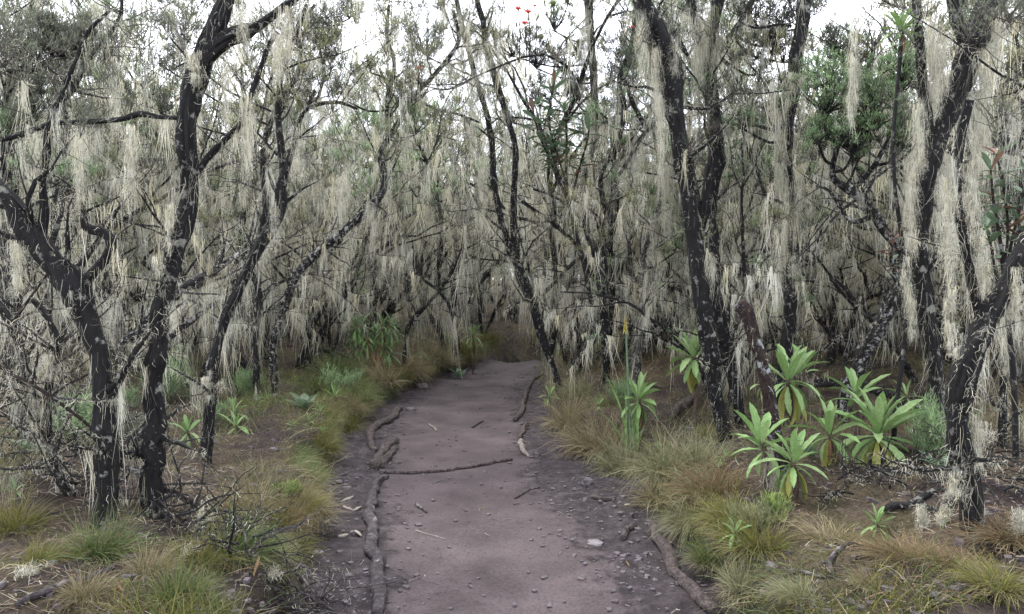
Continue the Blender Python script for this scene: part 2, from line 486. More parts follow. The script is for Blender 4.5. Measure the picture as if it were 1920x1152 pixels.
FOL = {'green': np.array([(.20, .30, .15), (.26, .37, .18), (.16, .25, .12)]),
       'olive': np.array([(.17, .19, .09), (.21, .22, .11), (.14, .15, .085)]),
       'lime': np.array([(.22, .29, .09), (.28, .35, .12), (.18, .23, .08)]),
       'grey': np.array([(.12, .14, .095), (.15, .165, .12), (.09, .10, .075)]),
       'brown': np.array([(.11, .085, .078), (.14, .115, .10), (.08, .065, .062)]),
       'dark': np.array([(.045, .06, .045), (.065, .08, .055), (.035, .04, .035)])}
def brushes(buf, C, R, rng, color, n=26, needles=9, up=.8, w=.0035, twigcol=(.06, .05, .045)):
    """heath foliage: at each centre a broom of twiglets that carry fine upright needles"""
    K = len(C); R = np.broadcast_to(R, K)
    idx = np.repeat(np.arange(K), n); N = len(idx)
    D = rng.normal(0, .62, (N, 3)); D[:, 2] = D[:, 2]*.6+up; D = norm(D)
    L = R[idx]*rng.uniform(.5, 1.15, N)
    S = C[idx]+rng.normal(0, .12, (N, 3))*R[idx][:, None]
    pal = FOL[color]
    base = pal[rng.integers(0, len(pal), K)][idx]*rng.uniform(.75, 1.25, (N, 1))
    ribbons(buf, S, D, L, w*1.1, 2, rng, -.15, .08, np.array(twigcol)*np.ones((N, 3)), .5, tipcol=base)
    M_ = N*needles; ii = np.repeat(np.arange(N), needles)
    t = rng.uniform(.25, 1.0, M_)
    S2 = S[ii]+D[ii]*(L[ii]*t)[:, None]
    D2 = D[ii]*.9+rng.normal(0, .45, (M_, 3)); D2[:, 2] += .25
    ribbons(buf, S2, D2, L[ii]*.13*rng.uniform(.6, 1.5, M_)+.008, w*rng.uniform(.8, 1.5, M_), 1, rng, 0, 0, base[ii]*rng.uniform(.8, 1.25, (M_, 1)), .3)

def wander(S, D, L, n, rng, wob=.18, grav=0.0):
    p = np.array(S, float); d = norm(np.array(D, float)); out = [p.copy()]
    w = rng.normal(0, wob, (n, 3))
    for k in range(n):
        d = d+w[k]; d[2] += grav; d = d/np.linalg.norm(d); p = p+d*L/n; out.append(p.copy())
    return np.array(out)

def sprout(parents, rng, n, lmin, lmax, rfac=.45, up=.25, wob=.2, lo=.2, npt=6, rmax=.02, rmin=.0025):
    """side branches growing out of parents [(pts, rad)]"""
    out = []
    lens = np.array([np.linalg.norm(np.diff(p, axis=0), axis=1).sum() for p, r in parents])
    for c in rng.choice(len(parents), n, p=lens/lens.sum()):
        P, R = parents[c]
        k = int(len(P)*rng.uniform(lo, .98)); k = min(max(k, 0), len(P)-2)
        T = P[k+1]-P[k]; T = T/(np.linalg.norm(T)+1e-9)
        d = rng.normal(0, 1, 3); d -= T*d.dot(T); d /= np.linalg.norm(d)+1e-9
        d = d*.9+T*rng.uniform(.2, .9); d[2] += up
        L = rng.uniform(lmin, lmax)
        pts = wander(P[k], d, L, npt, rng, wob, .03)
        r0 = min(max(R[k]*rfac, rmin), rmax)
        out.append((pts, np.linspace(r0, rmin*.6, npt+1)))
    return out

# ------------------------------------------------------------------ ground and path (one grid cut in two)
def axis(c0, c1, fine, lim, grow):
    a = list(np.arange(c0, c1, fine)); s = fine
    x = a[-1]
    while x < lim[1]: s = min(s*grow, 4); x += s; a.append(x)
    s = fine; x = a[0]; lo = []
    while x > lim[0]: s = min(s*grow, 4); x -= s; lo.append(x)
    return np.array(lo[::-1]+a)
xs = axis(-2.2, 2.0, .036, (-90, 90), 1.07)
ys = [2.6]
while ys[-1] < 140: ys.append(ys[-1]+max(.034, (ys[-1]-2.6)*.014))
s = .03; y = 2.6; lo = []
while y > -12: s *= 1.08; y -= s; lo.append(y)
ys = np.array(lo[::-1]+ys)
GX, GY = np.meshgrid(xs, ys)
GZ, GE, GT = terrain(GX, GY)
nx, ny = len(xs), len(ys)
gi = (np.arange(ny-1)[:, None]*nx+np.arange(nx-1)[None])
GQ = np.stack([gi, gi+1, gi+nx+1, gi+nx], -1).reshape(-1, 4)
inpath = (GE[:-1, :-1] < 0.07).ravel()
def submesh(name, mask, mat, kindname):
    Q = GQ[mask]; u, inv = np.unique(Q.ravel(), return_inverse=True)
    b = Buf(); V = np.stack([GX.ravel()[u], GY.ravel()[u], GZ.ravel()[u]], 1)
    b.add(V, inv.reshape(-1, 4))
    me = b.mesh(name, mat, color=False)
    a = me.attributes.new('tread', 'FLOAT', 'POINT'); a.data.foreach_set('value', GT.ravel()[u].astype(np.float32))
    o = link(name, me, kind='structure'); o['label'] = kindname
    return o
submesh('path', inpath, M['path'], 'trodden purple grey earth footpath curving away between grassy banks')
submesh('forest_floor', ~inpath, M['soil'], 'dark litter strewn forest floor and path banks')

# ------------------------------------------------------------------ hero trees
def limb3(pts, d0):
    """photo outline (x, y, width[, distance]) -> 3D centreline and radii"""
    P = []
    for q in pts:
        d = q[3] if len(q) > 3 else d0
        p = at(q[0], q[1], d)
        P.append((*p, q[2]/2/FPX*d*.84))
    return np.array(P)

def beard(buf, limbs, rng, k, rad, lmin, lmax, n, width, dim=1.0):
    P, r, T = sample_limbs(limbs, rng, k)
    P = P.copy(); P[:, 2] -= r*.6
    side = rng.normal(0, 1, (k, 3)); side[:, 2] = 0; side = norm(side)
    P += side*(r*rng.uniform(.3, 1.0, k))[:, None]
    hang(buf, P, rad*rng.uniform(.4, 1.6, k), lmin+(lmax-lmin)*rng.random(k)**1.8, rng.integers(max(3, n//3), int(n*1.3), k), width*.75, rng, T, dim=dim, nseg=3, wobble=.11)

def hero_tree(label, limbs, base_d=None, mat='bark', seed=1, sides=14, rough=.16, twigs=26, twiglen=(.25, .8), tassels=60, tl=(.15, .6), dens=34,
              fuzzn=900, crown=None, crownR=.16, name='heath_tree', wid=.0038, drapes=(), grow_top=0, foli=(), root_flare=True, group=None):
    rng = np.random.default_rng(seed); wid *= .8 if (base_d or 4.3) < 6 else 1
    g = ground_at(limbs[0][1][0][0], limbs[0][1][0][1]) if base_d is None else None
    d0 = base_d if base_d is not None else g[1]
    L3 = []
    for kind, pts in limbs:
        L3.append((kind, limb3(pts, d0)))
    b0 = L3[0][1][0]
    root_loc = np.array([b0[0], b0[1], gz(b0[0], b0[1])])
    if root_flare:
        t = L3[0][1]; first = t[0].copy(); low = first.copy(); low[2] = root_loc[2]-.08; low[3] *= 1.35
        low[2] = min(root_loc[2], first[2])-.22; low[:2] += (t[0][:2]-t[1][:2])*.4
        t[0][3] *= 1.08; L3[0] = (L3[0][0], np.vstack([low, t]))
    root = link(name, None, loc=tuple(root_loc), label=label, cat='tree', group=group)
    polys = []
    for k, (kind, A) in enumerate(L3):
        S = spline(A, .035 if d0 < 9 else .06)
        S[:, 3] = np.maximum(S[:, 3], .003)
        # small natural crookedness
        w = np.stack([vnoise(S[:, 2]*3+k*5, S[:, 0]*3, 0, 40+a) for a in range(3)], 1)*np.minimum(S[:, 3], .05)[:, None]*.35
        P = S[:, :3]+w
        b = Buf(); tube(b, P, S[:, 3], int(sides*1.5), rough*2.1, seed*7+k, freq=1.0)
        link(kind, b.mesh(kind, M[mat], root_loc, color=False), root)
        polys.append((P, S[:, 3]))
    # crown of thin limbs that goes on above the frame
    tops = []
    if grow_top:
        for (P, R) in polys[:grow_top]:
            for j in range(3):
                D = P[-1]-P[-3]; D = D/np.linalg.norm(D)+rng.normal(0, .4, 3); D[2] = abs(D[2])+.4
                pts = wander(P[-1], D, rng.uniform(.9, 1.7), 9, rng, .16, .02)
                tops.append((pts, np.linspace(R[-1]*.7, .006, 10)))
        b = Buf()
        for p, r in tops: tube(b, p, r, 7, .1, 3)
        link('upper_limb', b.mesh('upper_limb', M[mat], root_loc, color=False), root)
    allp = polys+tops
    tw = sprout(allp, rng, twigs, twiglen[0], twiglen[1], up=.2, lo=.15) if twigs else []
    tw2 = sprout(tw, rng, len(tw)*3, .08, .35, up=.1, rmin=.0016, npt=4) if tw else []
    b = Buf()
    for p, r in tw: tube(b, p, r, 5)
    for p, r in tw2: tube(b, p, r, 3, cap=False)
    if tw: link('twigs', b.mesh('twigs', M['twig'] if mat != 'bark' else M['bark'], root_loc, color=False), root, kind='stuff')
    b = Buf()
    if tassels: beard(b, allp+tw, rng, int(tassels*(.55 if d0 < 7 else .85)), .035, tl[0], tl[1], dens, wid)
    if tops: beard(b, tops, rng, 20, .03, .15, .5, dens, wid*.7)
    if fuzzn: fuzz(b, allp+tw+tw, rng, int(fuzzn*1.4), .055, .0023*d0/4.5 if d0 > 4.5 else .0023, curl=.75)
    if fuzzn:                                                 # long threads trailing down the bark
        P, r, T = sample_limbs(polys, rng, fuzzn//6); a = rng.uniform(0, 6.28, len(P))
        P = P+np.stack([np.cos(a), np.sin(a), 0*a], 1)*(r*1.04)[:, None]
        ribbons(b, P, np.stack([np.cos(a)*.1, np.sin(a)*.1, -np.ones(len(P))], 1), rng.uniform(.05, .28, len(P)), wid*.5, 4, rng, .25, .2, lcol(rng, len(P)), .4)
    if b.n: link('lichen_beard', b.mesh('lichen_beard', M['lichen'], root_loc), root, kind='stuff')
    # individually visible curtains: (x, y of the top, width px, length px, strands[, distance])
    for dr in drapes:
        x, y, wpx, lpx, ns = dr[:5]; d = dr[5] if len(dr) > 5 else d0*.985
        sc = d/FPX; c = at(x, y, d)
        b = Buf(); k = max(12, int(wpx*lpx/75)); per = max(7, int(ns*2.9/k))
        f = rng.random(k)**1.15                                   # where along the curtain each tassel starts
        xw = .85*wpx*(1-.7*f)*(rng.random(k)-.5)*rng.uniform(.6, 1.25, k)
        lean = rng.normal(0, .04)*lpx
        C = c[None]+np.stack([(xw+lean*f)*sc, rng.normal(0, .025, k), -f*lpx*.82*sc], 1)
        ln = lpx*sc*rng.uniform(.12, .5, k)*(1.1-.5*f)
        hang(b, C, 5.5*sc, ln, per, wid*.56, rng, conv=.15, nseg=3, wobble=.095)
        m = k*12; ci = rng.integers(0, k, m)                      # crinkled threads standing off the felt
        S_ = C[ci]+np.stack([rng.normal(0, 5*sc, m), rng.normal(0, .02, m), -ln[ci]*rng.random(m)], 1)
        ribbons(b, S_, rng.normal(0, 1, (m, 3))+np.array([0, 0, -.4]), rng.uniform(.012, .045, m), wid*.55, 3, rng, .9, .7, lcol(rng, m), .5)
        link('lichen_curtain', b.mesh('lichen_curtain', M['lichen'], root_loc), root)
    cr = Buf()
    if crown:
        ends = np.array([p[-1] for p, r in tw if p[-1][2] > CAMZ+.5]+[p[-1] for p, r in tw2 if p[-1][2] > CAMZ+1.0]+[p[int(k)] for p, r in tops for k in (5, 7, 9)])
        if len(ends): brushes(cr, ends, crownR*rng.uniform(.6, 1.3, len(ends)), rng, crown, 14, 5, w=.0044)
    for (x, y, rad, color, kk, *dd) in foli:      # foliage masses: centre px, radius px, colour, number of brushes
        d = dd[0] if dd else d0; sc = d/FPX; c = at(x, y, d)
        C = rng.normal(0, 1, (kk, 3)); C = norm(C)*(rng.random((kk, 1))**.45)*rad*sc*np.array([1, .8, .8])+c
        C = np.vstack([C, C+rng.normal(0, rad*sc*.25, C.shape)]); brushes(cr, C, np.maximum(.08, rad*sc*.33)*rng.uniform(.6, 1.2, len(C)), rng, color, 13, 5, w=1.15*.0042*max(1, d/8))
        tb = Buf(); org = min(allp, key=lambda pr: np.min(np.linalg.norm(pr[0]-c, axis=1)))[0]
        hub = c-np.array([0, 0, rad*sc*.75]); q = org[np.argmin(np.linalg.norm(org-(hub-np.array([0, 0, rad*sc*.5])), axis=1))]
        s_ = spline(np.array([q, q*.5+hub*.5+np.array([0, 0, -.06])+rng.normal(0, .03, 3), hub]), .08)
        tube(tb, s_, np.linspace(.014, .009, len(s_)), 5, cap=False)
        for e in C[:kk]:
            mid = hub*.5+e*.5+rng.normal(0, .035, 3)
            s_ = spline(np.array([hub, mid, e]), .12)
            tube(tb, s_, np.linspace(.006, .0018, len(s_)), 4, cap=False)
        link('branchlets', tb.mesh('branchlets', M['bark_dark'], root_loc, color=False), root, kind='stuff')
    if cr.n: link('crown', cr.mesh('crown', M['foliage'], root_loc), root, kind='stuff')
    return root

# ---- the trees one can tell apart, left to right
hero_tree('thick black trunk at far left, leaning left and forking beneath a pale lichen boss', [
    ('trunk', [(197, 985, 46), (206, 900, 46), (205, 840, 50), (198, 760, 42), (190, 690, 40), (165, 610, 46), (135, 545, 66), (98, 490, 44), (58, 430, 44), (22, 380, 34), (-25, 330, 28), (-70, 250, 24)]),
    ('limb', [(150, 540, 22), (178, 510, 20), (204, 478, 20), (210, 450, 20), (190, 432, 20), (162, 424, 16), (160, 380, 12), (160, 320, 10)]),
    ('limb', [(75, 445, 24), (82, 400, 20), (78, 340, 15), (86, 280, 16), (92, 230, 13), (110, 190, 12), (140, 120, 9), (165, 60, 8), (205, 20, 6)])],
    seed=11, sides=20, twigs=36, tassels=45, fuzzn=2200, crown='grey', grow_top=1,
    drapes=[(250, 235, 20, 140, 70), (150, 240, 26, 170, 110), (65, 235, 20, 120, 60), (237, 260, 12, 150, 40), (135, 545, 18, 50, 60), (30, 440, 30, 120, 80)])
hero_tree('tall knobbly black trunk with swollen rings and a long bare branch reaching left', [
    ('trunk', [(293, 975, 46), (286, 900, 46), (296, 870, 42), (284, 830, 60), (296, 795, 40), (290, 740, 38), (292, 700, 34), (292, 680, 54), (294, 655, 38), (295, 610, 38), (312, 540, 34), (330, 460, 38), (350, 380, 38), (355, 290, 40), (352, 220, 40), (358, 150, 42), (382, 85, 40), (405, 45, 38), (428, -5, 34), (440, -60, 30)]),
    ('limb', [(365, 150, 28), (392, 108, 30), (425, 82, 32), (462, 66, 30), (490, 50, 18), (525, 22, 15), (560, -10, 14), (600, -60, 12)]),
    ('limb', [(334, 222, 9), (300, 220, 9), (262, 214, 12), (225, 225, 11), (165, 228, 12), (100, 230, 11), (45, 250, 13), (0, 262, 11)]),
    ('limb', [(352, 345, 16), (375, 318, 14), (392, 292, 13), (425, 258, 12), (452, 230, 12), (470, 180, 10), (500, 95, 10), (520, 60, 9)])],
    seed=12, sides=22, rough=.2, twigs=26, tassels=46, fuzzn=2400, crown='grey', grow_top=2,
    drapes=[(365, 90, 34, 70, 150), (462, 170, 26, 165, 170), (425, 110, 20, 130, 90), (540, 10, 34, 110, 160), (520, 60, 26, 90, 120), (322, 350, 12, 130, 70), (300, 470, 12, 90, 60), (455, 0, 26, 90, 90), (322, 560, 14, 70, 50)])
hero_tree('slender curving dark trunk with a pale lichen tuft halfway up, right of knobbly trunk', [
    ('trunk', [(384, 865, 24), (392, 820, 26), (398, 760, 24), (402, 715, 20), (402, 688, 28), (410, 640, 18), (420, 600, 22), (440, 555, 20), (462, 510, 20), (485, 465, 24), (508, 425, 28), (528, 378, 28), (527, 358, 24), (540, 310, 14), (556, 245, 11), (575, 205, 9), (630, 192, 7), (670, 205, 5)]),
    ('limb', [(532, 350, 14), (530, 290, 15), (524, 220, 14), (526, 150, 12), (548, 80, 10), (575, 10, 9)])],
    seed=13, sides=18, twigs=26, tassels=70, fuzzn=1800, crown='olive', crownR=.12,
    drapes=[(388, 695, 16, 60, 160), (415, 712, 12, 25, 40), (556, 230, 20, 110, 90), (600, 200, 26, 80, 60), (515, 370, 20, 90, 70)])
hero_tree('low lichen spotted branchy tree slanting up right behind the knobbly trunk', [
    ('trunk', [(225, 665, 16), (262, 620, 22), (300, 580, 20), (340, 545, 21), (395, 515, 22), (430, 492, 20), (472, 470, 18), (500, 440, 13), (520, 400, 10)]),
    ('limb', [(310, 640, 14), (335, 622, 14), (370, 595, 12), (400, 570, 8)])],
    base_d=6.4, seed=14, mat='bark_spotted', twigs=22, tassels=80, tl=(.15, .7), fuzzn=1600)
hero_tree('long lichen spotted trunk bowing right over the grassy bank', [
    ('trunk', [(514, 745, 15), (512, 690, 18), (514, 640, 13), (535, 570, 16), (556, 520, 18), (590, 478, 17), (640, 438, 18), (686, 398, 18), (712, 365, 17), (720, 330, 15), (716, 285, 12), (745, 235, 11), (775, 180, 10), (820, 135, 10), (845, 105, 9), (860, 70, 8), (850, 20, 7)]),
    ('limb', [(772, 185, 8), (820, 205, 6), (860, 215, 5), (900, 230, 4)]),
    ('limb', [(728, 270, 9), (727, 200, 10), (738, 120, 9), (725, 70, 8), (730, 10, 6)])],
    seed=15, mat='bark_spotted', sides=14, twigs=40, tassels=80, tl=(.2, .8), fuzzn=2200, crown='olive', crownR=.16,
    drapes=[(640, 330, 40, 90, 260), (625, 345, 20, 50, 80), (700, 380, 18, 120, 70), (760, 230, 30, 130, 90)],
    foli=[(745, 170, 40, 'olive', 14), (650, 170, 26, 'olive', 8), (780, 230, 30, 'green', 10), (695, 120, 22, 'olive', 6)])
hero_tree('twin stemmed thin tree hung with long lichen, rooted where the path bends right', [
    ('trunk', [(1052, 742, 20), (1040, 700, 16), (1025, 655, 17), (1008, 600, 20), (1000, 560, 20), (985, 525, 18), (958, 470, 18), (938, 400, 14), (926, 340, 14), (922, 260, 12), (905, 190, 11), (885, 120, 11), (870, 60, 11), (855, 0, 10)]),
    ('limb', [(1003, 575, 15), (980, 535, 15), (968, 490, 15), (962, 440, 14), (964, 370, 14), (968, 290, 13), (952, 220, 13), (930, 150, 14), (912, 90, 12), (905, 40, 12), (890, -20, 11)])],
    seed=16, sides=14, mat='bark', twigs=40, tassels=90, tl=(.2, .8), fuzzn=2500, crown='grey', crownR=.14, grow_top=2,
    drapes=[(870, 10, 34, 170, 240), (890, 130, 30, 190, 240), (905, 250, 22, 200, 160), (915, 60, 24, 160, 150), (950, 200, 20, 150, 100), (940, 20, 22, 130, 110), (845, 60, 18, 120, 80)],
    foli=[(800, 60, 60, 'grey', 30), (790, 130, 40, 'grey', 14)])
hero_tree('thin straight dark tree just right of the twin stemmed tree, foot in tussocks', [
    ('trunk', [(1075, 705, 15), (1078, 650, 14), (1085, 600, 15), (1100, 540, 14), (1112, 500, 10), (1120, 450, 9)])],
    seed=17, twigs=16, tassels=26, fuzzn=500)
hero_tree('tall lichen sheathed tree passing the red flowers, second trunk right of the path bend', [
    ('trunk', [(1135, 715, 18), (1136, 660, 17), (1133, 600, 16), (1128, 540, 17), (1118, 480, 17), (1098, 420, 13), (1092, 350, 12), (1108, 290, 13), (1115, 250, 15), (1116, 180, 15), (1112, 100, 17), (1106, 30, 18), (1102, -30, 18)]),
    ('limb', [(1134, 520, 12), (1130, 440, 13), (1132, 380, 13), (1128, 330, 9), (1160, 265, 10), (1170, 200, 12), (1160, 150, 9), (1185, 80, 9), (1190, 10, 8)]),
    ('limb', [(1170, 150, 8), (1190, 200, 10), (1212, 240, 9)])],
    seed=18, twigs=40, tassels=110, tl=(.15, .7), fuzzn=2500, crown='grey', crownR=.15, grow_top=1,
    drapes=[(1100, 10, 24, 180, 200), (1110, 180, 22, 170, 170), (1090, 300, 18, 120, 90), (1125, 90, 18, 120, 90)],
    foli=[(1040, 25, 44, 'lime', 26), (1005, 90, 50, 'olive', 30), (1065, 100, 44, 'olive', 24), (1180, 90, 50, 'grey', 24), (1080, 160, 40, 'grey', 20), (1155, 265, 30, 'green', 10), (960, 70, 46, 'olive', 22), (1010, 170, 36, 'grey', 16)])
hero_tree('short leaning stem with mottled pale bark behind the tussocks', [
    ('trunk', [(1088, 700, 13), (1098, 665, 13), (1110, 630, 12), (1125, 590, 12)])], seed=19, mat='bark_spotted', twigs=8, tassels=14, fuzzn=400)
hero_tree('pale twisted stem sheathed in lichen, between the lichen sheathed tree and the charred pair', [
    ('trunk', [(1195, 650, 14), (1200, 590, 13), (1212, 520, 13), (1205, 480, 12), (1225, 430, 11), (1240, 370, 10), (1238, 310, 10), (1228, 250, 11), (1240, 200, 12), (1232, 100, 12), (1225, 30, 12)]),
    ('limb', [(1230, 225, 10), (1200, 262, 10), (1180, 300, 9), (1160, 330, 7)])],
    base_d=8.8, seed=20, mat='bark_grey', twigs=24, tassels=110, tl=(.2, .8), fuzzn=2500, crown='green',
    drapes=[(1232, 80, 20, 150, 150), (1240, 270, 22, 160, 160), (1200, 270, 30, 120, 110), (1225, 400, 18, 110, 90)],
    foli=[(1265, 455, 26, 'green', 12)])
hero_tree('charred black trunk of the big pair, straight and leaning left, nearest the tussock bank', [
    ('trunk', [(1357, 832, 28), (1350, 770, 32), (1338, 700, 34), (1325, 620, 34), (1316, 560, 36), (1305, 480, 36), (1295, 410, 34), (1286, 340, 34), (1276, 270, 34), (1268, 210, 34), (1262, 150, 38), (1248, 90, 34), (1228, 40, 30), (1205, -10, 26), (1190, -60, 24)]),
    ('limb', [(1272, 250, 24), (1248, 190, 22), (1228, 110, 20), (1212, 50, 20), (1195, 0, 18)]),
    ('limb', [(1262, 60, 10), (1280, 90, 10), (1290, 105, 6)])],
    seed=21, sides=22, rough=.15, twigs=26, tassels=50, fuzzn=1500, crown='dark', grow_top=1,
    drapes=[(1205, 20, 24, 130, 120), (1228, 80, 20, 180, 150), (1240, 180, 18, 170, 120), (1300, 200, 14, 120, 60), (1268, 60, 20, 90, 80)])
hero_tree('charred black trunk of the big pair, upright with its upper half wrapped in lichen', [
    ('trunk', [(1392, 800, 24), (1383, 750, 26), (1368, 680, 26), (1352, 610, 30), (1340, 550, 32), (1334, 480, 32), (1330, 420, 32), (1334, 350, 34), (1342, 290, 38), (1338, 230, 30), (1334, 170, 28), (1330, 100, 30), (1334, 50, 28), (1345, 0, 26), (1360, -50, 24)]),
    ('limb', [(1322, 420, 14), (1306, 370, 13), (1300, 330, 11), (1295, 280, 10)]),
    ('limb', [(1330, 120, 18), (1312, 70, 18), (1300, 20, 18), (1285, -40, 16)]),
    ('limb', [(1340, 110, 14), (1368, 70, 13), (1395, 30, 12), (1420, -20, 12)])],
    seed=22, sides=22, rough=.15, twigs=26, tassels=60, fuzzn=1800, crown='dark', grow_top=1,
    drapes=[(1322, 0, 34, 200, 280), (1310, 40, 26, 160, 160), (1345, 60, 22, 150, 150), (1290, 10, 24, 120, 120), (1400, 10, 22, 130, 120), (1366, 180, 16, 130, 70)],
    foli=[(1440, 50, 50, 'dark', 26), (1500, 20, 44, 'dark', 16), (1425, 110, 36, 'dark', 12), (1395, 20, 36, 'dark', 10), (1470, 90, 36, 'dark', 12)])
hero_tree('straight dark trunk with long cream lichen down its left side, behind the reddish broken stem', [
    ('trunk', [(1462, 745, 24), (1466, 690, 26), (1474, 620, 26), (1480, 550, 26), (1486, 480, 24), (1486, 400, 24), (1480, 320, 24), (1478, 240, 26), (1484, 180, 28), (1490, 110, 28), (1502, 50, 28), (1512, -20, 26)]),
    ('limb', [(1484, 50, 6), (1462, 46, 6), (1445, 50, 6), (1415, 52, 5), (1390, 42, 5)])],
    seed=23, sides=18, twigs=26, tassels=50, fuzzn=1600, crown='dark', grow_top=1, base_d=6.6,
    drapes=[(1466, 190, 26, 200, 230), (1470, 330, 24, 180, 180), (1496, 320, 14, 220, 110), (1462, 450, 20, 160, 120), (1484, 120, 18, 110, 80)],
    foli=[(1395, 220, 30, 'green', 10), (1470, 190, 20, 'green', 6)])
hero_tree('short broken reddish brown trunk with pale round lichen patches, top snapped off', [
    ('trunk', [(1462, 850, 30), (1452, 790, 30), (1440, 735, 28), (1430, 690, 26), (1420, 650, 24), (1408, 610, 24), (1400, 585, 26), (1390, 568, 24)])],
    seed=24, sides=20, mat='bark_red', rough=.22, twigs=0, tassels=0, fuzzn=160, name='tree_stump', base_d=5.0)
hero_tree('dark slanting trunk with a pale lichened foot behind the leafy rosettes', [
    ('trunk', [(1592, 735, 26), (1610, 700, 26), (1632, 650, 28), (1655, 600, 28), (1680, 550, 26), (1695, 510, 22), (1692, 475, 20), (1665, 440, 20), (1638, 400, 20), (1612, 370, 18), (1585, 352, 15), (1562, 330, 13), (1570, 280, 12), (1600, 220, 12), (1625, 150, 11), (1640, 80, 9)]),
    ('limb', [(1640, 405, 12), (1595, 415, 8), (1555, 360, 7), (1530, 350, 5)]),
    ('limb', [(1598, 360, 10), (1640, 310, 9), (1675, 240, 8), (1690, 180, 7)])],
    seed=25, sides=16, mat='bark_spotted', base_d=6.2, twigs=24, tassels=22, fuzzn=700, tl=(.1, .3),
    foli=[(1555, 160, 66, 'green', 44, 5.9), (1635, 190, 66, 'green', 48, 5.9), (1690, 130, 54, 'green', 36, 5.9), (1535, 240, 40, 'green', 22, 5.9), (1690, 250, 42, 'green', 22, 5.9), (1600, 250, 50, 'green', 24, 5.9), (1600, 110, 36, 'olive', 20), (1570, 70, 34, 'grey', 16), (1610, 270, 40, 'dark', 20)],
    drapes=[(1604, 30, 16, 225, 170, 5.1), (1598, 90, 12, 120, 60, 5.1)])
hero_tree('heavy black trunk at right, fork hung with thick cream lichen above the leafy rosettes', [
    ('trunk', [(1768, 775, 26), (1758, 720, 30), (1748, 650, 32), (1738, 570, 36), (1722, 500, 36), (1716, 440, 36), (1724, 380, 40), (1738, 320, 44), (1756, 270, 40), (1776, 220, 36), (1792, 170, 42), (1810, 110, 50), (1832, 60, 52), (1850, 10, 52), (1865, -60, 46)]),
    ('limb', [(1745, 290, 26), (1735, 220, 24), (1728, 140, 20), (1722, 60, 18), (1716, -20, 16)]),
    ('limb', [(1815, 90, 28), (1795, 40, 24), (1785, -20, 22)])],
    base_d=5.0, seed=26, sides=22, rough=.18, twigs=20, tassels=46, fuzzn=2600, crown='grey', grow_top=2,
    drapes=[(1722, 170, 30, 160, 260), (1748, 20, 34, 190, 320), (1772, 60, 20, 130, 130), (1845, 90, 34, 200, 300), (1830, 170, 30, 190, 260), (1870, 10, 30, 150, 200), (1708, 300, 24, 200, 200), (1765, 330, 16, 110, 80), (1700, 480, 14, 180, 110)])
hero_tree('big black trunk at lower right, forking wide like a Y above frayed lichen', [
    ('trunk', [(1828, 985, 44), (1824, 930, 46), (1808, 870, 44), (1795, 810, 44), (1794, 750, 46), (1806, 700, 46), (1826, 655, 44), (1850, 605, 48), (1876, 560, 42), (1905, 505, 40), (1935, 440, 38), (1965, 370, 36)]),
    ('limb', [(1850, 630, 26), (1838, 580, 22), (1822, 520, 22), (1810, 460, 20), (1800, 400, 20), (1796, 330, 18), (1800, 260, 18), (1815, 190, 16)]),
    ('limb', [(1880, 250, 14, 4.6), (1900, 285, 20, 4.5), (1925, 250, 22, 4.4), (1960, 210, 22, 4.3)])],
    seed=27, sides=22, rough=.18, twigs=20, tassels=50, fuzzn=2800, crown='grey', grow_top=1,
    drapes=[(1778, 300, 22, 200, 240), (1786, 470, 14, 120, 90), (1822, 320, 14, 160, 110), (1782, 560, 14, 120, 80), (1836, 430, 16, 140, 100), (1790, 880, 30, 70, 110), (1838, 780, 16, 120, 70), (1905, 500, 24, 130, 120)])
hero_tree('thin upright stem with a cream lichen ball near its top, at the right edge', [
    ('trunk', [(1878, 862, 16), (1882, 780, 16), (1886, 700, 17), (1890, 640, 18), (1896, 560, 17), (1902, 480, 16), (1912, 390, 15), (1915, 300, 14)])],
    base_d=4.9, seed=28, twigs=12, tassels=26, fuzzn=1500,
    drapes=[(1890, 610, 20, 90, 140), (1888, 640, 14, 70, 60), (1908, 470, 24, 140, 140)])
hero_tree('thin crooked tree at the left edge wrapped in frayed grey lichen', [
    ('trunk', [(140, 965, 22), (118, 900, 20), (95, 830, 18), (70, 790, 18), (58, 720, 22), (35, 650, 20), (12, 600, 18), (-15, 560, 18)]),
    ('limb', [(95, 840, 12), (88, 760, 14), (95, 700, 16), (110, 650, 15), (90, 600, 12), (60, 560, 12)]),
    ('limb', [(60, 730, 12), (35, 760, 8), (10, 740, 8)])],
    seed=29, mat='bark_dark', twigs=34, tassels=22, tl=(.08, .3), fuzzn=2400, base_d=4.1,
    drapes=[(90, 660, 24, 60, 90), (60, 690, 16, 140, 60)])
hero_tree('thin leaning stem crossing behind the thick leftmost trunk', [
    ('trunk', [(42, 800, 14), (38, 700, 15), (30, 600, 15), (38, 520, 14), (30, 430, 12), (10, 350, 12), (5, 250, 10), (15, 150, 10), (60, 60, 8)])],
    base_d=5.6, seed=30, mat='bark_dark', twigs=40, tassels=60, fuzzn=1500, crown='grey', crownR=.15,
    foli=[(30, 90, 80, 'grey', 40), (100, 60, 60, 'grey', 34), (60, 180, 50, 'grey', 18), (150, 80, 36, 'grey', 14), (20, 240, 34, 'green', 14), (140, 330, 30, 'green', 14)])
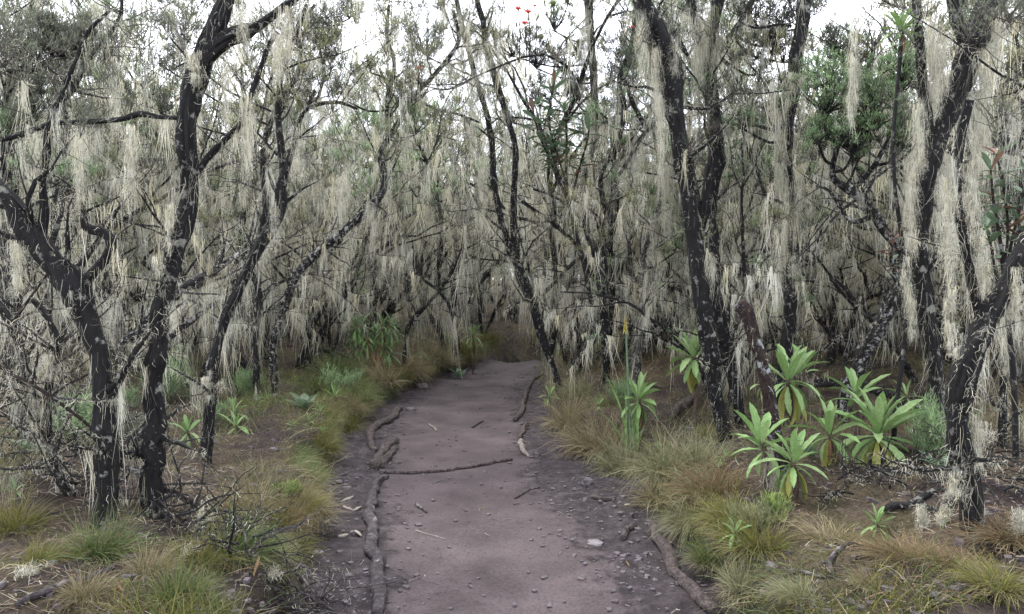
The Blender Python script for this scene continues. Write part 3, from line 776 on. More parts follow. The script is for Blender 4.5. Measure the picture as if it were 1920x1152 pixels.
hero_tree('slim diagonal tree behind the leftmost trunks with a feathery grey crown', [
    ('trunk', [(95, 640, 13), (88, 560, 13), (105, 470, 12), (100, 380, 11), (118, 300, 12), (125, 230, 12), (118, 195, 14), (140, 160, 14), (165, 110, 10), (200, 70, 9), (225, 30, 8), (228, -20, 7)]),
    ('limb', [(160, 330, 7), (162, 400, 8), (166, 450, 8), (160, 500, 8)])],
    base_d=7.2, seed=31, mat='bark_dark', twigs=50, tassels=80, tl=(.2, .9), fuzzn=1500, crown='grey', crownR=.17,
    foli=[(160, 60, 40, 'grey', 16), (120, 130, 50, 'grey', 18), (120, 350, 34, 'dark', 16)],
    drapes=[(155, 230, 20, 130, 90), (215, 130, 26, 130, 80)])
hero_tree('dark slim tree with feathery crown against the white sky, left of the tallest sky gap', [
    ('trunk', [(480, 640, 12), (485, 560, 13), (475, 480, 13), (498, 400, 12), (492, 320, 12), (502, 240, 12), (545, 165, 11), (565, 110, 9), (560, 60, 8), (590, 10, 7)]),
    ('limb', [(592, 200, 6), (608, 140, 6), (600, 90, 5), (606, 40, 4)]),
    ('limb', [(545, 170, 8), (572, 200, 8), (590, 170, 6)])],
    base_d=8.4, seed=32, mat='bark_dark', twigs=60, tassels=60, tl=(.2, .8), fuzzn=900, crown='grey', crownR=.16,
    foli=[(560, 60, 50, 'grey', 26), (610, 50, 45, 'grey', 26), (620, 110, 26, 'grey', 10), (340, 60, 50, 'grey', 26), (320, 110, 32, 'grey', 12), (655, 15, 26, 'grey', 8), (560, 235, 30, 'green', 14), (470, 240, 24, 'green', 8), (300, 190, 30, 'grey', 12)])
hero_tree('forked thin stems leaning both ways in front of the far thicket, behind the leafy shrub', [
    ('trunk', [(765, 620, 9), (790, 585, 8), (820, 550, 8), (845, 515, 8), (865, 470, 7), (872, 420, 6)]),
    ('limb', [(855, 615, 7), (842, 575, 7), (820, 545, 7), (795, 525, 6)]),
    ('limb', [(660, 505, 8), (700, 478, 9), (735, 450, 9), (752, 410, 8), (745, 380, 7), (700, 400, 5)])],
    base_d=11.5, seed=33, twigs=30, tassels=60, tl=(.2, .9), fuzzn=500)
hero_tree('thin dark arching stems right of the twin stemmed tree, curving left over the path', [
    ('trunk', [(1110, 520, 8), (1085, 465, 8), (1050, 430, 8), (1010, 400, 8), (980, 378, 7)]),
    ('limb', [(1105, 485, 7), (1080, 490, 8), (1040, 530, 8), (1010, 560, 8)]),
    ('limb', [(1110, 440, 6), (1080, 400, 6), (1040, 370, 6), (1000, 355, 5)])],
    base_d=10.2, seed=34, twigs=30, tassels=70, tl=(.2, .8), fuzzn=500, root_flare=False)
hero_tree('pale lichened forking tree behind the charred pair, branches leaning right', [
    ('trunk', [(1360, 660, 14), (1385, 590, 14), (1400, 540, 14), (1430, 480, 13), (1445, 420, 12), (1455, 360, 10), (1440, 300, 8)]),
    ('limb', [(1352, 545, 14), (1400, 505, 16), (1440, 480, 14), (1480, 470, 10)]),
    ('limb', [(1400, 540, 9), (1375, 470, 8), (1400, 400, 7), (1420, 340, 6)])],
    base_d=8.2, seed=35, mat='bark_grey', twigs=40, tassels=80, fuzzn=1800, root_flare=True, crown='green', crownR=.12)
# ------------------------------------------------------------------ the thicket behind: every tree its own object
def build_proto(seed, H, stems, lean, crown, dense, mat):
    rng = np.random.default_rng(seed)
    tr = []
    for s in range(stems):
        a = rng.uniform(0, 6.28); d = np.array([math.cos(a)*lean, math.sin(a)*lean, 1.0])
        pts = wander(np.array([math.cos(a)*.06*s, math.sin(a)*.06*s, -.15]), d, H*rng.uniform(.8, 1.1), 14, rng, .17, .03)
        r0 = rng.uniform(.035, .065)
        S = spline(np.column_stack([pts, np.linspace(r0, .012, 15)*rng.uniform(.8, 1.2, 15)]), .12)
        tr.append((S[:, :3], np.maximum(S[:, 3], .006)))
    l1 = sprout(tr, rng, int(13*stems**.6), .9, 2.3, .7, .35, .2, .15, 9, .04)
    l2 = sprout(l1+tr, rng, 60, .4, 1.1, .5, .15, .25, .15, 6, .012)
    l3 = sprout(l2+l1, rng, 200, .15, .5, .5, .05, .25, .1, 3, .005, .0022)
    parts = {}
    for k, (p, r) in enumerate(tr):
        b = Buf(); tube(b, p, r, 8, .18, seed+k); parts.setdefault('trunk', []).append(b.mesh('trunk', M[mat], color=False))
    b = Buf()
    for p, r in l1: tube(b, p, r, 5, .12, seed)
    parts['limbs'] = [b.mesh('limbs', M[mat], color=False)]
    for p, r in l2: pass
    b = Buf()
    for p, r in l2: tube(b, p, r, 4, cap=False)
    for p, r in l3: tube(b, p, r, 3, cap=False)
    parts['twigs'] = [b.mesh('twigs', M['bark_dark'], color=False)]
    b = Buf(); K = int(470*dense)
    P, r, T = sample_limbs(l1+l2+l2+tr+l3, rng, K)
    keep = P[:, 2] > .25; P, r, T = P[keep], r[keep], T[keep]; K = len(P)
    P[:, 2] -= r
    ln = np.minimum(.10+.70*rng.random(K)**2.4, np.maximum(P[:, 2]-.05, .08))
    hang(b, P, .04*rng.uniform(.4, 1.6, K), ln, rng.integers(4, 22, K), .0062, rng, T, nseg=3, wobble=.14)
    fuzz(b, l1+tr, rng, 1800, .06, .004, curl=.7)
    fuzz(b, l2+l3, rng, 1100, .07, .004)
    parts['lichen_beard'] = [b.mesh('lichen_beard', M['lichen'])]
    b = Buf()
    allt = l2+l3
    e = np.array([p[-1] for p, r in allt]); z0 = np.quantile(e[:, 2], .62)
    C = e[e[:, 2] > z0]
    brushes(b, C, .17*rng.uniform(.6, 1.3, len(C)), rng, crown, 15, 6, w=.0078)
    C = e[(e[:, 2] < z0) & (rng.random(len(e)) < .22)]
    if len(C): brushes(b, C, .14, rng, ['brown', 'green', 'dark', 'olive'][seed % 4], 12, 5, .3, w=.0055)
    parts['crown'] = [b.mesh('crown', M['foliage'])]
    return parts, H

protos = [build_proto(*a) for a in [
    (101, 4.3, 3, .35, 'olive', 1.0, 'bark_dark'), (102, 4.8, 2, .22, 'green', 1.1, 'bark_dark'), (103, 3.6, 4, .5, 'grey', 1.1, 'bark_grey'),
    (104, 4.6, 3, .3, 'olive', 1.0, 'bark_dark'), (105, 3.2, 3, .6, 'green', 1.2, 'bark_dark'), (106, 5.2, 2, .15, 'grey', .9, 'bark_dark'),
    (107, 3.9, 4, .45, 'olive', 1.1, 'bark_grey'), (108, 4.4, 3, .4, 'dark', 1.0, 'bark_dark')]]

rng = np.random.default_rng(77)
HEROXY = [(o.location.x, o.location.y) for o in COL.objects if o.get('category') == 'tree']
gaps = [(205, 300, 215), (628, 742, 230), (1150, 1240, 260), (1345, 1470, 250), (1655, 1720, 110)]
cands = []
for k in range(9000):
    Y = 6.9+29*rng.random()**1.25; X = rng.uniform(-1, 1)*(Y*.70+1.4)
    cands.append((X, Y))
placed = []; CX = np.array(cands)
FORCED = {(1045, 10.9): (3, 1.30), (1065, 12.0): (0, 1.5), (965, 20): (3, 1.75), (1150, 11.0): (5, 1.3), (840, 13.6): (0, 1.4), (850, 19): (3, 1.6), (480, 9.8): (0, 1.1), (20, 8.9): (5, 1.15), (1560, 9.4): (1, 1.25), (1760, 8.8): (0, 1.2), (-70, 10.5): (0, 1.4), (480, 11.5): (1, 1.3), (895, 18.5): (6, 1.7), (1290, 11.8): (7, 1.2), (1880, 8.2): (5, 1.2), (1650, 11.0): (4, 1.7)}
for (fx, fy), v in FORCED.items():
    X_ = (fx-960)/FPX*fy; placed.append((X_, fy, gz(X_, fy), fx))
cz, ce, _ = terrain(CX[:, 0], CX[:, 1], False)
for (X, Y), z, e in zip(cands, cz, ce):
    if len(placed) >= 222: break
    px = 960+X/Y*FPX
    if e < .75 + (.5 if Y < 16 else 0): continue
    if Y < 9 and (540 < px < 1150): continue
    if Y < 8.3 and px < 560: continue
    if Y < 8.2 and px > 1380 and px < 1720: continue
    if 9 <= Y < 11.5 and 560 < px < 1010 and e < 1.6: continue
    gap = .85+.035*(Y-7)
    if any((X-a)**2+(Y-b)**2 < gap*gap for a, b, *_ in placed): continue
    if any((X-a)**2+(Y-b)**2 < .45**2 for a, b in HEROXY): continue
    placed.append((X, Y, z, px))
print('thicket trees', len(placed))
def where(px, Y):
    if px < 560: r = 'left of the path'
    elif px < 1030: r = 'beyond the bend of the path'
    elif px < 1420: r = 'behind the charred pair of trunks'
    else: r = 'behind the leafy rosettes at right'
    return r
USED = {}
LMARK = [(-60, 'off the left edge'), (50, 'at the left edge'), (160, 'behind the thick leftmost trunk'), (300, 'behind the knobbly trunk'), (410, 'behind the curving dark trunk'), (520, 'left of the bowing trunk'),
         (620, 'over the left bank'), (715, 'behind the leafy shrub'), (800, 'left of the path bend'), (890, 'above the path bend'), (980, 'behind the twin stemmed tree'), (1080, 'right of the twin stemmed tree'),
         (1150, 'behind the flower spike'), (1250, 'left of the charred pair'), (1345, 'behind the charred pair'), (1410, 'behind the broken stem'), (1490, 'behind the straight dark trunk'), (1570, 'behind the leafy rosettes'),
         (1650, 'behind the slanting trunk'), (1750, 'behind the heavy right trunk'), (1830, 'behind the Y shaped trunk'), (1900, 'at the right edge'), (1990, 'off the right edge')]
crown_word = ['feathery olive', 'dark green', 'sparse grey', 'pale olive', 'green', 'thin grey', 'pale olive', 'very dark']
for (X, Y, z, px) in placed:
    k = int(rng.integers(0, len(protos))); s = rng.uniform(.85, 1.3); fz = FORCED.get((px, Y))
    if fz: k, s = fz
    parts, H = protos[k]
    if 9 < Y < 22 and not fz: s *= 1.05
    if Y > 22: s *= 1.05
    # open sky between some crowns, as in the photograph
    for (a, b_, lim) in gaps:
        m = 190/Y*8
        if a-m < px < b_+m and not fz:
            top = CAMZ+(520-lim)/FPX*Y
            s = min(s, max(.5, (top-z)/(H*1.0)))
    lm = min(LMARK, key=lambda q: abs(q[0]-px))[1]
    dep = 'near' if Y < 10 else 'second rank' if Y < 13 else 'mid distance' if Y < 18 else 'far' if Y < 25 else 'farthest'
    size = 'low' if s < .85 else 'tall' if s > 1.2 else ''
    lab = ('%s %s lichen hung tree with %s crown, %s' % (dep, size, crown_word[k], lm)).replace('  ', ' ')
    n_ = USED.get(lab, 0); USED[lab] = n_+1
    if n_: lab = lab.replace('lichen hung tree', ['leaning lichen hung tree', 'narrow lichen hung tree', 'bushy lichen hung tree'][min(n_-1, 2)])
    root = link('heath_tree', None, loc=(X, Y, z), label=lab, cat='tree', group='lichen hung trees of the thicket')
    root.rotation_euler = (0, 0, rng.uniform(0, 6.28)); root.scale = (s*rng.uniform(.9, 1.1),)*2+(s,)
    for nm, ms in parts.items():
        for me in ms:
            link(nm if nm != 'limbs' else 'limb', me, root, kind=None if nm in ('trunk',) else 'stuff')
# the wood goes on as a mass behind the trees one can pick out
wb, wt, wc = Buf(), Buf(), Buf()
for k in range(220):
    Y = rng.uniform(31, 62); X = rng.uniform(-1, 1)*(Y*.72+2); z = gz(X, Y) if k % 4 == 0 else .9
    Hh = rng.uniform(4.0, 6.0)
    if any(a-20 < 960+X/Y*FPX < b+20 for a, b, _ in gaps): Hh = min(Hh, CAMZ+(520-230)/FPX*Y-z)
    pts = wander((X, Y, z), (rng.normal(0, .3), rng.normal(0, .2), 1), Hh, 6, rng, .14)
    tube(wt, pts, np.linspace(.08, .02, 7), 5)
    brs = sprout([(pts, np.linspace(.08, .02, 7))], rng, 8, .6, 1.8, .4, .3, npt=4)
    for p, r in brs: tube(wt, p, r, 3, cap=False)
    P, r, T = sample_limbs(brs, rng, 26); hang(wb, P, .14, rng.uniform(.3, 1.2, len(P)), 5, .028, rng, T, nseg=2)
    e = np.array([p[-1] for p, r in brs]+[pts[-1], pts[-2]])
    brushes(wc, e, .5, rng, ['grey', 'olive', 'green'][k % 3], 9, 4, w=.026)
far_root = link('distant_wood', None, loc=(0, 45, 0), kind='stuff', label='distant mass of lichen hung trees closing the view behind the thicket')
o = (0, 45, 0)
for nm, b, m in (('trunks', wt, 'bark_dark'), ('lichen_beard', wb, 'lichen'), ('crown', wc, 'foliage')):
    link(nm, b.mesh(nm, M[m], o), far_root, kind='stuff')

# ------------------------------------------------------------------ grass: tussocks one by one, the rest as ground cover
GR = {'straw': [(.34, .29, .16), (.28, .22, .12), (.22, .19, .09), (.40, .35, .22)],
      'green': [(.10, .17, .045), (.14, .20, .06), (.20, .21, .09), (.08, .13, .035)],
      'pale': [(.22, .25, .12), (.30, .30, .17), (.16, .19, .09), (.34, .31, .19)],
      'rust': [(.26, .17, .09), (.20, .13, .07), (.30, .24, .13), (.16, .12, .06)],
      'moss': [(.17, .18, .035), (.22, .23, .05), (.12, .14, .03), (.25, .22, .07)]}
for k in GR: GR[k] = np.array(GR[k])*.84
def tussock_mesh(seed, R, Hh, color, n=900, droop=1.4, w=.003):
    rng = np.random.default_rng(seed); b = Buf()
    a = rng.uniform(0, 6.28, n); rr = R*.45*np.sqrt(rng.random(n))
    S = np.stack([rr*np.cos(a), rr*np.sin(a), -.02+0*a], 1)
    comb = rng.normal(0, .3, 2)
    D = np.stack([np.cos(a)*rr/R*1.4+rng.normal(0, .3, n)+comb[0], np.sin(a)*rr/R*1.4+rng.normal(0, .3, n)+comb[1], 1+0*a], 1)
    L = Hh*rng.uniform(.5, 1.35, n)
    c = GR[color][rng.integers(0, 4, n)]*rng.uniform(.7, 1.25, (n, 1))
    mix = rng.random(n) < .22
    c[mix] = GR['straw'][rng.integers(0, 4, mix.sum())]*rng.uniform(.5, 1.0, (mix.sum(), 1))
    ribbons(b, S, D, L, w*rng.uniform(.6, 1.5, n), 5, rng, droop*rng.uniform(.4, 1.5, n), .10, c*.7, .12, tipcol=c)
    # dead thatch underneath
    m = n//3; a = rng.uniform(0, 6.28, m); rr = R*.8*np.sqrt(rng.random(m))
    ribbons(b, np.stack([rr*np.cos(a), rr*np.sin(a), rng.uniform(-.01, .03, m)], 1), np.stack([np.cos(a)+rng.normal(0, .6, m), np.sin(a)+rng.normal(0, .6, m), rng.uniform(-.1, .35, m)], 1),
            Hh*rng.uniform(.2, .6, m), w, 3, rng, .5, .12, GR['straw'][rng.integers(0, 4, m)]*rng.uniform(.35, .8, (m, 1)))
    return b.mesh('grass_tussock', M['grass'])
TUS = {c: [tussock_mesh(300+10*i+j, .20, .23, c, 850, w=.0040) for j in range(3)] for i, c in enumerate(GR)}
gword = {'straw': 'straw coloured', 'green': 'green', 'pale': 'pale green', 'rust': 'rusty orange', 'moss': 'yellow green'}
tuss = [  # px, py, size, colour, words
    (1075, 800, 1.7, 'straw', 'straw coloured tussock hanging over the right path edge beneath the twin stemmed tree'),
    (1130, 850, 1.9, 'straw', 'shaggy straw tussock drooping over the bank left of the red hot poker'),
    (1172, 885, 1.4, 'pale', 'pale tussock at the foot of the red hot poker blades'),
    (1255, 890, 1.7, 'pale', 'broad pale green tussock right of the red hot poker'),
    (1310, 878, 1.4, 'pale', 'pale grass tussock in front of the charred pair of trunks'),
    (1250, 940, 1.4, 'straw', 'straw tussock spilling onto the dark soil in front of the broad pale one'),
    (1335, 930, 1.3, 'rust', 'reddish brown tussock between the charred trunks and the near rosette'),
    (1300, 985, 1.0, 'pale', 'pale tussock right above the large root'),
    (1370, 985, .9, 'moss', 'yellow green tussock beside the small upright rosette'),
    (1420, 1030, 1.0, 'moss', 'mossy yellow green tussock at lower right of the path'),
    (1335, 1060, .8, 'green', 'green tuft beside the large root'),
    (1400, 1110, .8, 'pale', 'pale wiry tussock at the bottom edge right of the path'),
    (1500, 1120, .7, 'pale', 'pale wiry grass clump on the bottom edge below the small rosette'),
    (1560, 1015, 1.0, 'straw', 'dry fallen straw clump left of the small low rosette'),
    (1700, 1045, 1.0, 'rust', 'orange brown grass clump in front of the Y shaped trunk'),
    (1790, 1060, .8, 'rust', 'rusty grass clump at the base of the Y shaped trunk'),
    (1870, 1100, .8, 'moss', 'olive tussock in the bottom right corner'),
    (1900, 1010, 1.0, 'rust', 'brown grass clump at the right edge behind the olive tussock'),
    (1640, 1100, .6, 'straw', 'thin dry clump on bare soil at the lower right'),
    (1140, 765, 1.5, 'pale', 'pale feathery tussock behind the shaggy straw one'),
    (1085, 745, 1.4, 'pale', 'feathery pale tussock around the foot of the thin straight tree'),
    (1190, 735, 1.4, 'straw', 'dry tussock behind the serrated rosette right of the path'),
    (1330, 820, .7, 'moss', 'small mossy tuft left of the charred trunks'),
    (610, 850, .8, 'moss', 'mossy tuft on the left bank lip beside the bare soil'),
    (590, 900, .8, 'moss', 'olive tuft hanging over the left bank edge'),
    (560, 960, .8, 'moss', 'yellow green tuft overhanging the left bank'),
    (520, 990, 1.0, 'rust', 'golden brown grass patch on the left bank'),
    (460, 960, 1.0, 'straw', 'flattened golden straw clump on the left bank'),
    (530, 1040, 1.0, 'moss', 'yellow green clump at the left edge of the path foreground'),
    (440, 1040, 1.0, 'green', 'green tuft at the foot of the dead twig pile'),
    (370, 1060, .75, 'moss', 'olive clump in front of the knobbly trunk'),
    (280, 1075, .6, 'straw', 'tangled straw clump below the two black left trunks'),
    (190, 1040, .9, 'green', 'bright green grass tuft at the foot of the leftmost thick trunk'),
    (80, 1060, .6, 'moss', 'mossy clump at the bottom left'),
    (20, 1000, .9, 'moss', 'mossy clump at the left edge'),
    (160, 1120, .55, 'straw', 'straw clump at the bottom left corner'),
    (330, 1120, .7, 'green', 'green and straw clump on the bottom edge at left'),
    (670, 765, 1.5, 'green', 'green tussock on the left bank above the bow shaped root'),
    (645, 805, 1.3, 'moss', 'yellow green tussock on the lip of the left bank'),
    (715, 722, 1.7, 'straw', 'straw tussock arching over the left bank'),
    (760, 700, 1.7, 'straw', 'arching straw tussock farther up the left bank'),
    (630, 705, 1.7, 'green', 'tall green tussock left of the bowing trunk'),
    (600, 740, 1.5, 'green', 'green tussock between the fern and the bowing trunk'),
    (815, 678, 1.7, 'straw', 'dry tussock on the bank where the path narrows'),
    (865, 668, 1.7, 'moss', 'mossy tussock at the bank where the path narrows'),
    (770, 655, 1.8, 'straw', 'tall straw tussock right of the leafy shrub'),
    (470, 730, 1.1, 'green', 'upright green tussock behind the curving dark trunk'),
    (920, 640, 1.4, 'moss', 'mossy tussock beside the dark hollow at the path bend'),
    (1010, 645, 1.5, 'moss', 'mossy hummock right above the dark hollow at the path bend'),
]
r2 = random.Random(5)
for (px, py, s, c, lab) in tuss:
    p = ground_at(px, py)
    o = link('grass_tussock', r2.choice(TUS[c]), loc=tuple(p), label=lab, cat='grass tussock', group='tussocks on the path banks')
    o.rotation_euler = (r2.uniform(-.15, .15), r2.uniform(-.15, .15), r2.uniform(0, 6.28)); o.scale = (s, s, s*r2.uniform(.85, 1.15)*(.55 if px > 1480 else 1))

# a continuous fringe of tufts along the cut lip of the left bank
Yl = 3.9
LIPW = [(4.4, 'beside the dark twig heap'), (5.0, 'below the golden grass'), (5.7, 'across from the long root'), (6.5, 'beside the bare litter patch'), (7.3, 'just behind the bare litter patch'), (8.2, 'above the two short roots'),
        (9.2, 'above the bow shaped root'), (10.4, 'opposite the cross stick, beyond the fern'), (12.0, 'below the leafy shrub'), (13.4, 'where the path narrows'), (99, 'at the bend of the path')]
def lip_label(w, Y, s):
    return '%s %s grass tuft on the left bank lip, %s' % ('small' if s < .7 else 'larger', w, next(t for y, t in LIPW if Y < y))
for k in range(60):
    if Yl > 15: break
    xs_ = np.linspace(-3.6, .2, 400); e_ = terrain(xs_, np.full(400, Yl), False)[1]
    c_ = np.interp(Yl, TR[:10, 1], TR[:10, 0]); lft = np.where((xs_ < c_) & (e_ > .09))[0]
    if len(lft):
        x_ = xs_[lft[-1]]; s = r2.uniform(.55, .85)*(1+Yl/30); col_ = r2.choice(['moss', 'moss', 'pale', 'green', 'straw'])
        o = link('grass_tussock', r2.choice(TUS[col_]), loc=(x_, Yl, gz(x_, Yl)-.01), label=lip_label(gword[col_], Yl, s/(1+Yl/30)), cat='grass tussock', group='tufts along the lip of the left bank')
        o.rotation_euler = (r2.uniform(-.2, .2), .45, r2.uniform(-.5, .5)); o.scale = (s, s, s*.85)
    Yl += r2.uniform(.16, .30)*(1+Yl/20)

def scatter(n, seed, ymax, emin=.0, emax=99, xw=.70, p=1.6):
    rng = np.random.default_rng(seed)
    Y = 2.9+(ymax-2.9)*rng.random(n)**p; X = rng.uniform(-1, 1, n)*(Y*xw+.8)
    z, e, t = terrain(X, Y)
    k = (e > emin) & (e < emax)
    return X[k], Y[k], z[k], e[k], rng

def cover(n, seed, ymax, hmin, hmax, w, keys, dens, name, label, emin=.02, nseg=3, droop=1.3, p=1.6):
    X, Y, Z, E, rng = scatter(n, seed, ymax, emin, p=p)
    k = rng.random(len(X)) < np.where(E < 2.2, 1, .45); X, Y, Z, E = X[k], Y[k], Z[k], E[k]
    pn = fbm(X*.9+3, Y*.9, 3, 51)+.5*vnoise(X*3, Y*3, 0, 52)
    # bare litter patch on the left bank, dark soil under the rosettes
    bare = np.exp(-(((X+1.9)/.75)**2+((Y-5.9)/.9)**2)) + .8*np.exp(-(((X-2.4)/.9)**2+((Y-4.6)/.8)**2)) + .8*np.exp(-(((X-1.6)/.5)**2+((Y-6.4)/.6)**2))
    bare = bare+.75*np.exp(-(((X+1.9)/.7)**2+((Y-3.6)/.5)**2))
    lip = np.exp(-((E-.14)/.25)**2)
    keep = rng.random(len(X)) < np.clip(dens+pn*.8+lip*.5-bare*1.2, 0, 1)
    X, Y, Z, E, pn = X[keep], Y[keep], Z[keep], E[keep], pn[keep]; n = len(X)
    kk = fbm(X*.7+9, Y*.7, 2, 60)+rng.normal(0, .25, n)
    pal = np.zeros((n, 3)); ed = np.linspace(-.7, .7, len(keys)+1)[1:-1]; ki = np.digitize(kk, ed)
    for i, c in enumerate(keys):
        m = ki == i; pal[m] = GR[c][rng.integers(0, 4, m.sum())]
    pal *= rng.uniform(.45, 1.5, (n, 1))
    ang = fbm(X*1.6, Y*1.6, 2, 70)*4
    D = np.stack([np.cos(ang)*.45+rng.normal(0, .4, n), np.sin(ang)*.45+rng.normal(0, .4, n), np.ones(n)], 1)
    dd, hw, side = pathdist(X, Y, TR)
    D[:, 0] -= side*np.exp(-(E/.3)**2)*.9        # blades on the lip lean out over the path
    pal *= (1+.5*np.exp(-((X+2.3)/1.4)**2-((Y-10.5)/3.5)**2))[:, None]      # blade colour brightened on the far left bank to offset the tree shade
    h = (hmin+(hmax-hmin)*rng.random(n)**1.5)*(1+.4*np.clip(pn, -1, 1))
    b = Buf(); sc = np.maximum(1, Y/9)
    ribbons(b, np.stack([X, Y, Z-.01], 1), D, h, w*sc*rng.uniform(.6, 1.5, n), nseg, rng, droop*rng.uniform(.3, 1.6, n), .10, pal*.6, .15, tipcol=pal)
    link(name, b.mesh(name, M['grass']), kind='stuff', label=label)
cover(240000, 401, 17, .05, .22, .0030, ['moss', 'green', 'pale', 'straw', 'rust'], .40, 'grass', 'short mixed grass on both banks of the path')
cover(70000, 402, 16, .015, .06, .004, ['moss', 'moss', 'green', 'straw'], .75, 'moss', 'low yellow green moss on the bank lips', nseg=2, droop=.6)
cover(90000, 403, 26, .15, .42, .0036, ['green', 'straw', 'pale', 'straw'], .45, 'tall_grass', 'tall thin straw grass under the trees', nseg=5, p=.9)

# litter: fine dead twigs and needles, chips of bark
def litter(n, seed, label, name, emin, emax, lmin, lmax, w, cols, ymax=15):
    X, Y, Z, E, rng = scatter(n, seed, ymax, emin, emax)
    t = terrain(X, Y)[2]; k = rng.random(len(X)) < (1-t*.93)
    X, Y, Z = X[k], Y[k], Z[k]; n = len(X); a = rng.uniform(0, 6.28, n)
    cols = np.array(cols); c = cols[rng.integers(0, len(cols), n)]*rng.uniform(.5, 1.2, (n, 1))
    b = Buf()
    ribbons(b, np.stack([X, Y, Z+rng.uniform(.003, .02, n)], 1), np.stack([np.cos(a), np.sin(a), rng.normal(0, .12, n)], 1), lmin+(lmax-lmin)*rng.random(n)**2, w*rng.uniform(.5, 1.6, n), 2, rng, 0, .12, c, .5)
    link(name, b.mesh(name, M['grass']), kind='stuff', label=label)
litter(40000, 411, 'fallen needles, fine dead twigs and bark scraps on the forest floor', 'leaf_litter', .05, 9, .02, .12, .0034, [(.20, .15, .10), (.10, .07, .05), (.28, .23, .17), (.04, .03, .025), (.22, .14, .09), (.30, .27, .21)])
litter(2600, 412, 'scattered twig scraps along the path sides', 'twig_litter', -9, .05, .012, .07, .004, [(.16, .13, .12), (.30, .26, .22), (.07, .05, .05), (.22, .17, .15)])

# gravel and crumbs of soil
def rocks(n, seed, rmin, rmax, emin, emax, name, label, mat, pw=3.2, treadkeep=.06, pick=None):
    X, Y, Z, E, rng = scatter(n, seed, 15, emin, emax, .5)
    t = terrain(X, Y)[2]; pn = vnoise(X*2.3, Y*2.3, 0, 91)
    k = rng.random(len(X)) < np.clip((1-t)*(.55+.6*pn)+treadkeep, 0, 1)
    X, Y, Z = X[k], Y[k], Z[k]; n = len(X)
    base = np.array([(1, 1, 1), (1, 1, -1), (1, -1, 1), (1, -1, -1), (-1, 1, 1), (-1, 1, -1), (-1, -1, 1), (-1, -1, -1)], float)*.6
    Qf = np.array([(0, 2, 3, 1), (4, 5, 7, 6), (0, 1, 5, 4), (2, 6, 7, 3), (0, 4, 6, 2), (1, 3, 7, 5)])
    r = rmin+(rmax-rmin)*rng.random(n)**pw
    V = base[None]*(1+rng.normal(0, .22, (n, 8, 3)))
    a = rng.uniform(0, 6.28, n); ca, sa = np.cos(a)[:, None], np.sin(a)[:, None]
    V = V*np.stack([rng.uniform(.7, 1.5, n), rng.uniform(.7, 1.2, n), rng.uniform(.4, .8, n)], 1)[:, None]
    V = np.stack([V[..., 0]*ca-V[..., 1]*sa, V[..., 0]*sa+V[..., 1]*ca, V[..., 2]], -1)*r[:, None, None]+np.stack([X, Y, Z+r*.15], 1)[:, None]
    b = Buf(); b.add(V.reshape(-1, 3), (Qf[None]+np.arange(n)[:, None, None]*8).reshape(-1, 4))
    link(name, b.mesh(name, M[mat], smooth=False, color=False), kind='stuff', label=label)
rocks(34000, 421, .003, .024, -9, .3, 'gravel', 'dark gravel and soil crumbs along the path sides', 'stone', treadkeep=.13)
rocks(1500, 422, .004, .014, -9, .2, 'pale_gravel', 'pale grit scattered on the path', 'pale_stone', treadkeep=.03)
rocks(9000, 423, .004, .03, .1, 3, 'soil_crumbs', 'crumbly dark soil and stones on the banks', 'stone')

def stone(px, py, wpx, mat, label, flat=.45, seed=0, group=None):
    p = ground_at(px, py); rng = np.random.default_rng(seed+int(px)); r = wpx/2/FPX*p[1]
    b = Buf(); n = 9; m = 5
    th = np.linspace(0, 2*math.pi, n, endpoint=False); ph = np.linspace(0, math.pi, m+2)[1:-1]
    V = [(0, 0, 1.0)]; 
    for f in ph:
        for t in th: V.append((math.sin(f)*math.cos(t), math.sin(f)*math.sin(t), math.cos(f)))
    V.append((0, 0, -1.0)); V = np.array(V)
    V = V*(1+.26*vnoise(V[:, 0]*1.4+seed, V[:, 1]*1.4+px, V[:, 2]*1.4, 3)+.08*rng.normal(0, 1, len(V)))[:, None]
    V = np.sign(V)*np.abs(V)**.8*np.array([1, .72, flat])*r
    Q = []; T = []
    for i in range(m-1):
        for j in range(n): Q.append((1+i*n+j, 1+i*n+(j+1) % n, 1+(i+1)*n+(j+1) % n, 1+(i+1)*n+j)[::-1])
    for j in range(n): T.append((0, 1+j, 1+(j+1) % n)); T.append((len(V)-1, 1+(m-1)*n+(j+1) % n, 1+(m-1)*n+j))
    b.add(V, Q, T)
    o = link('stone', b.mesh('stone', M[mat], smooth=False, color=False), loc=(p[0], p[1], p[2]+r*flat*.35), label=label, cat='stone', group=group or 'stones on and beside the path')
    o.rotation_euler = (0, 0, rng.uniform(-.5, .5))
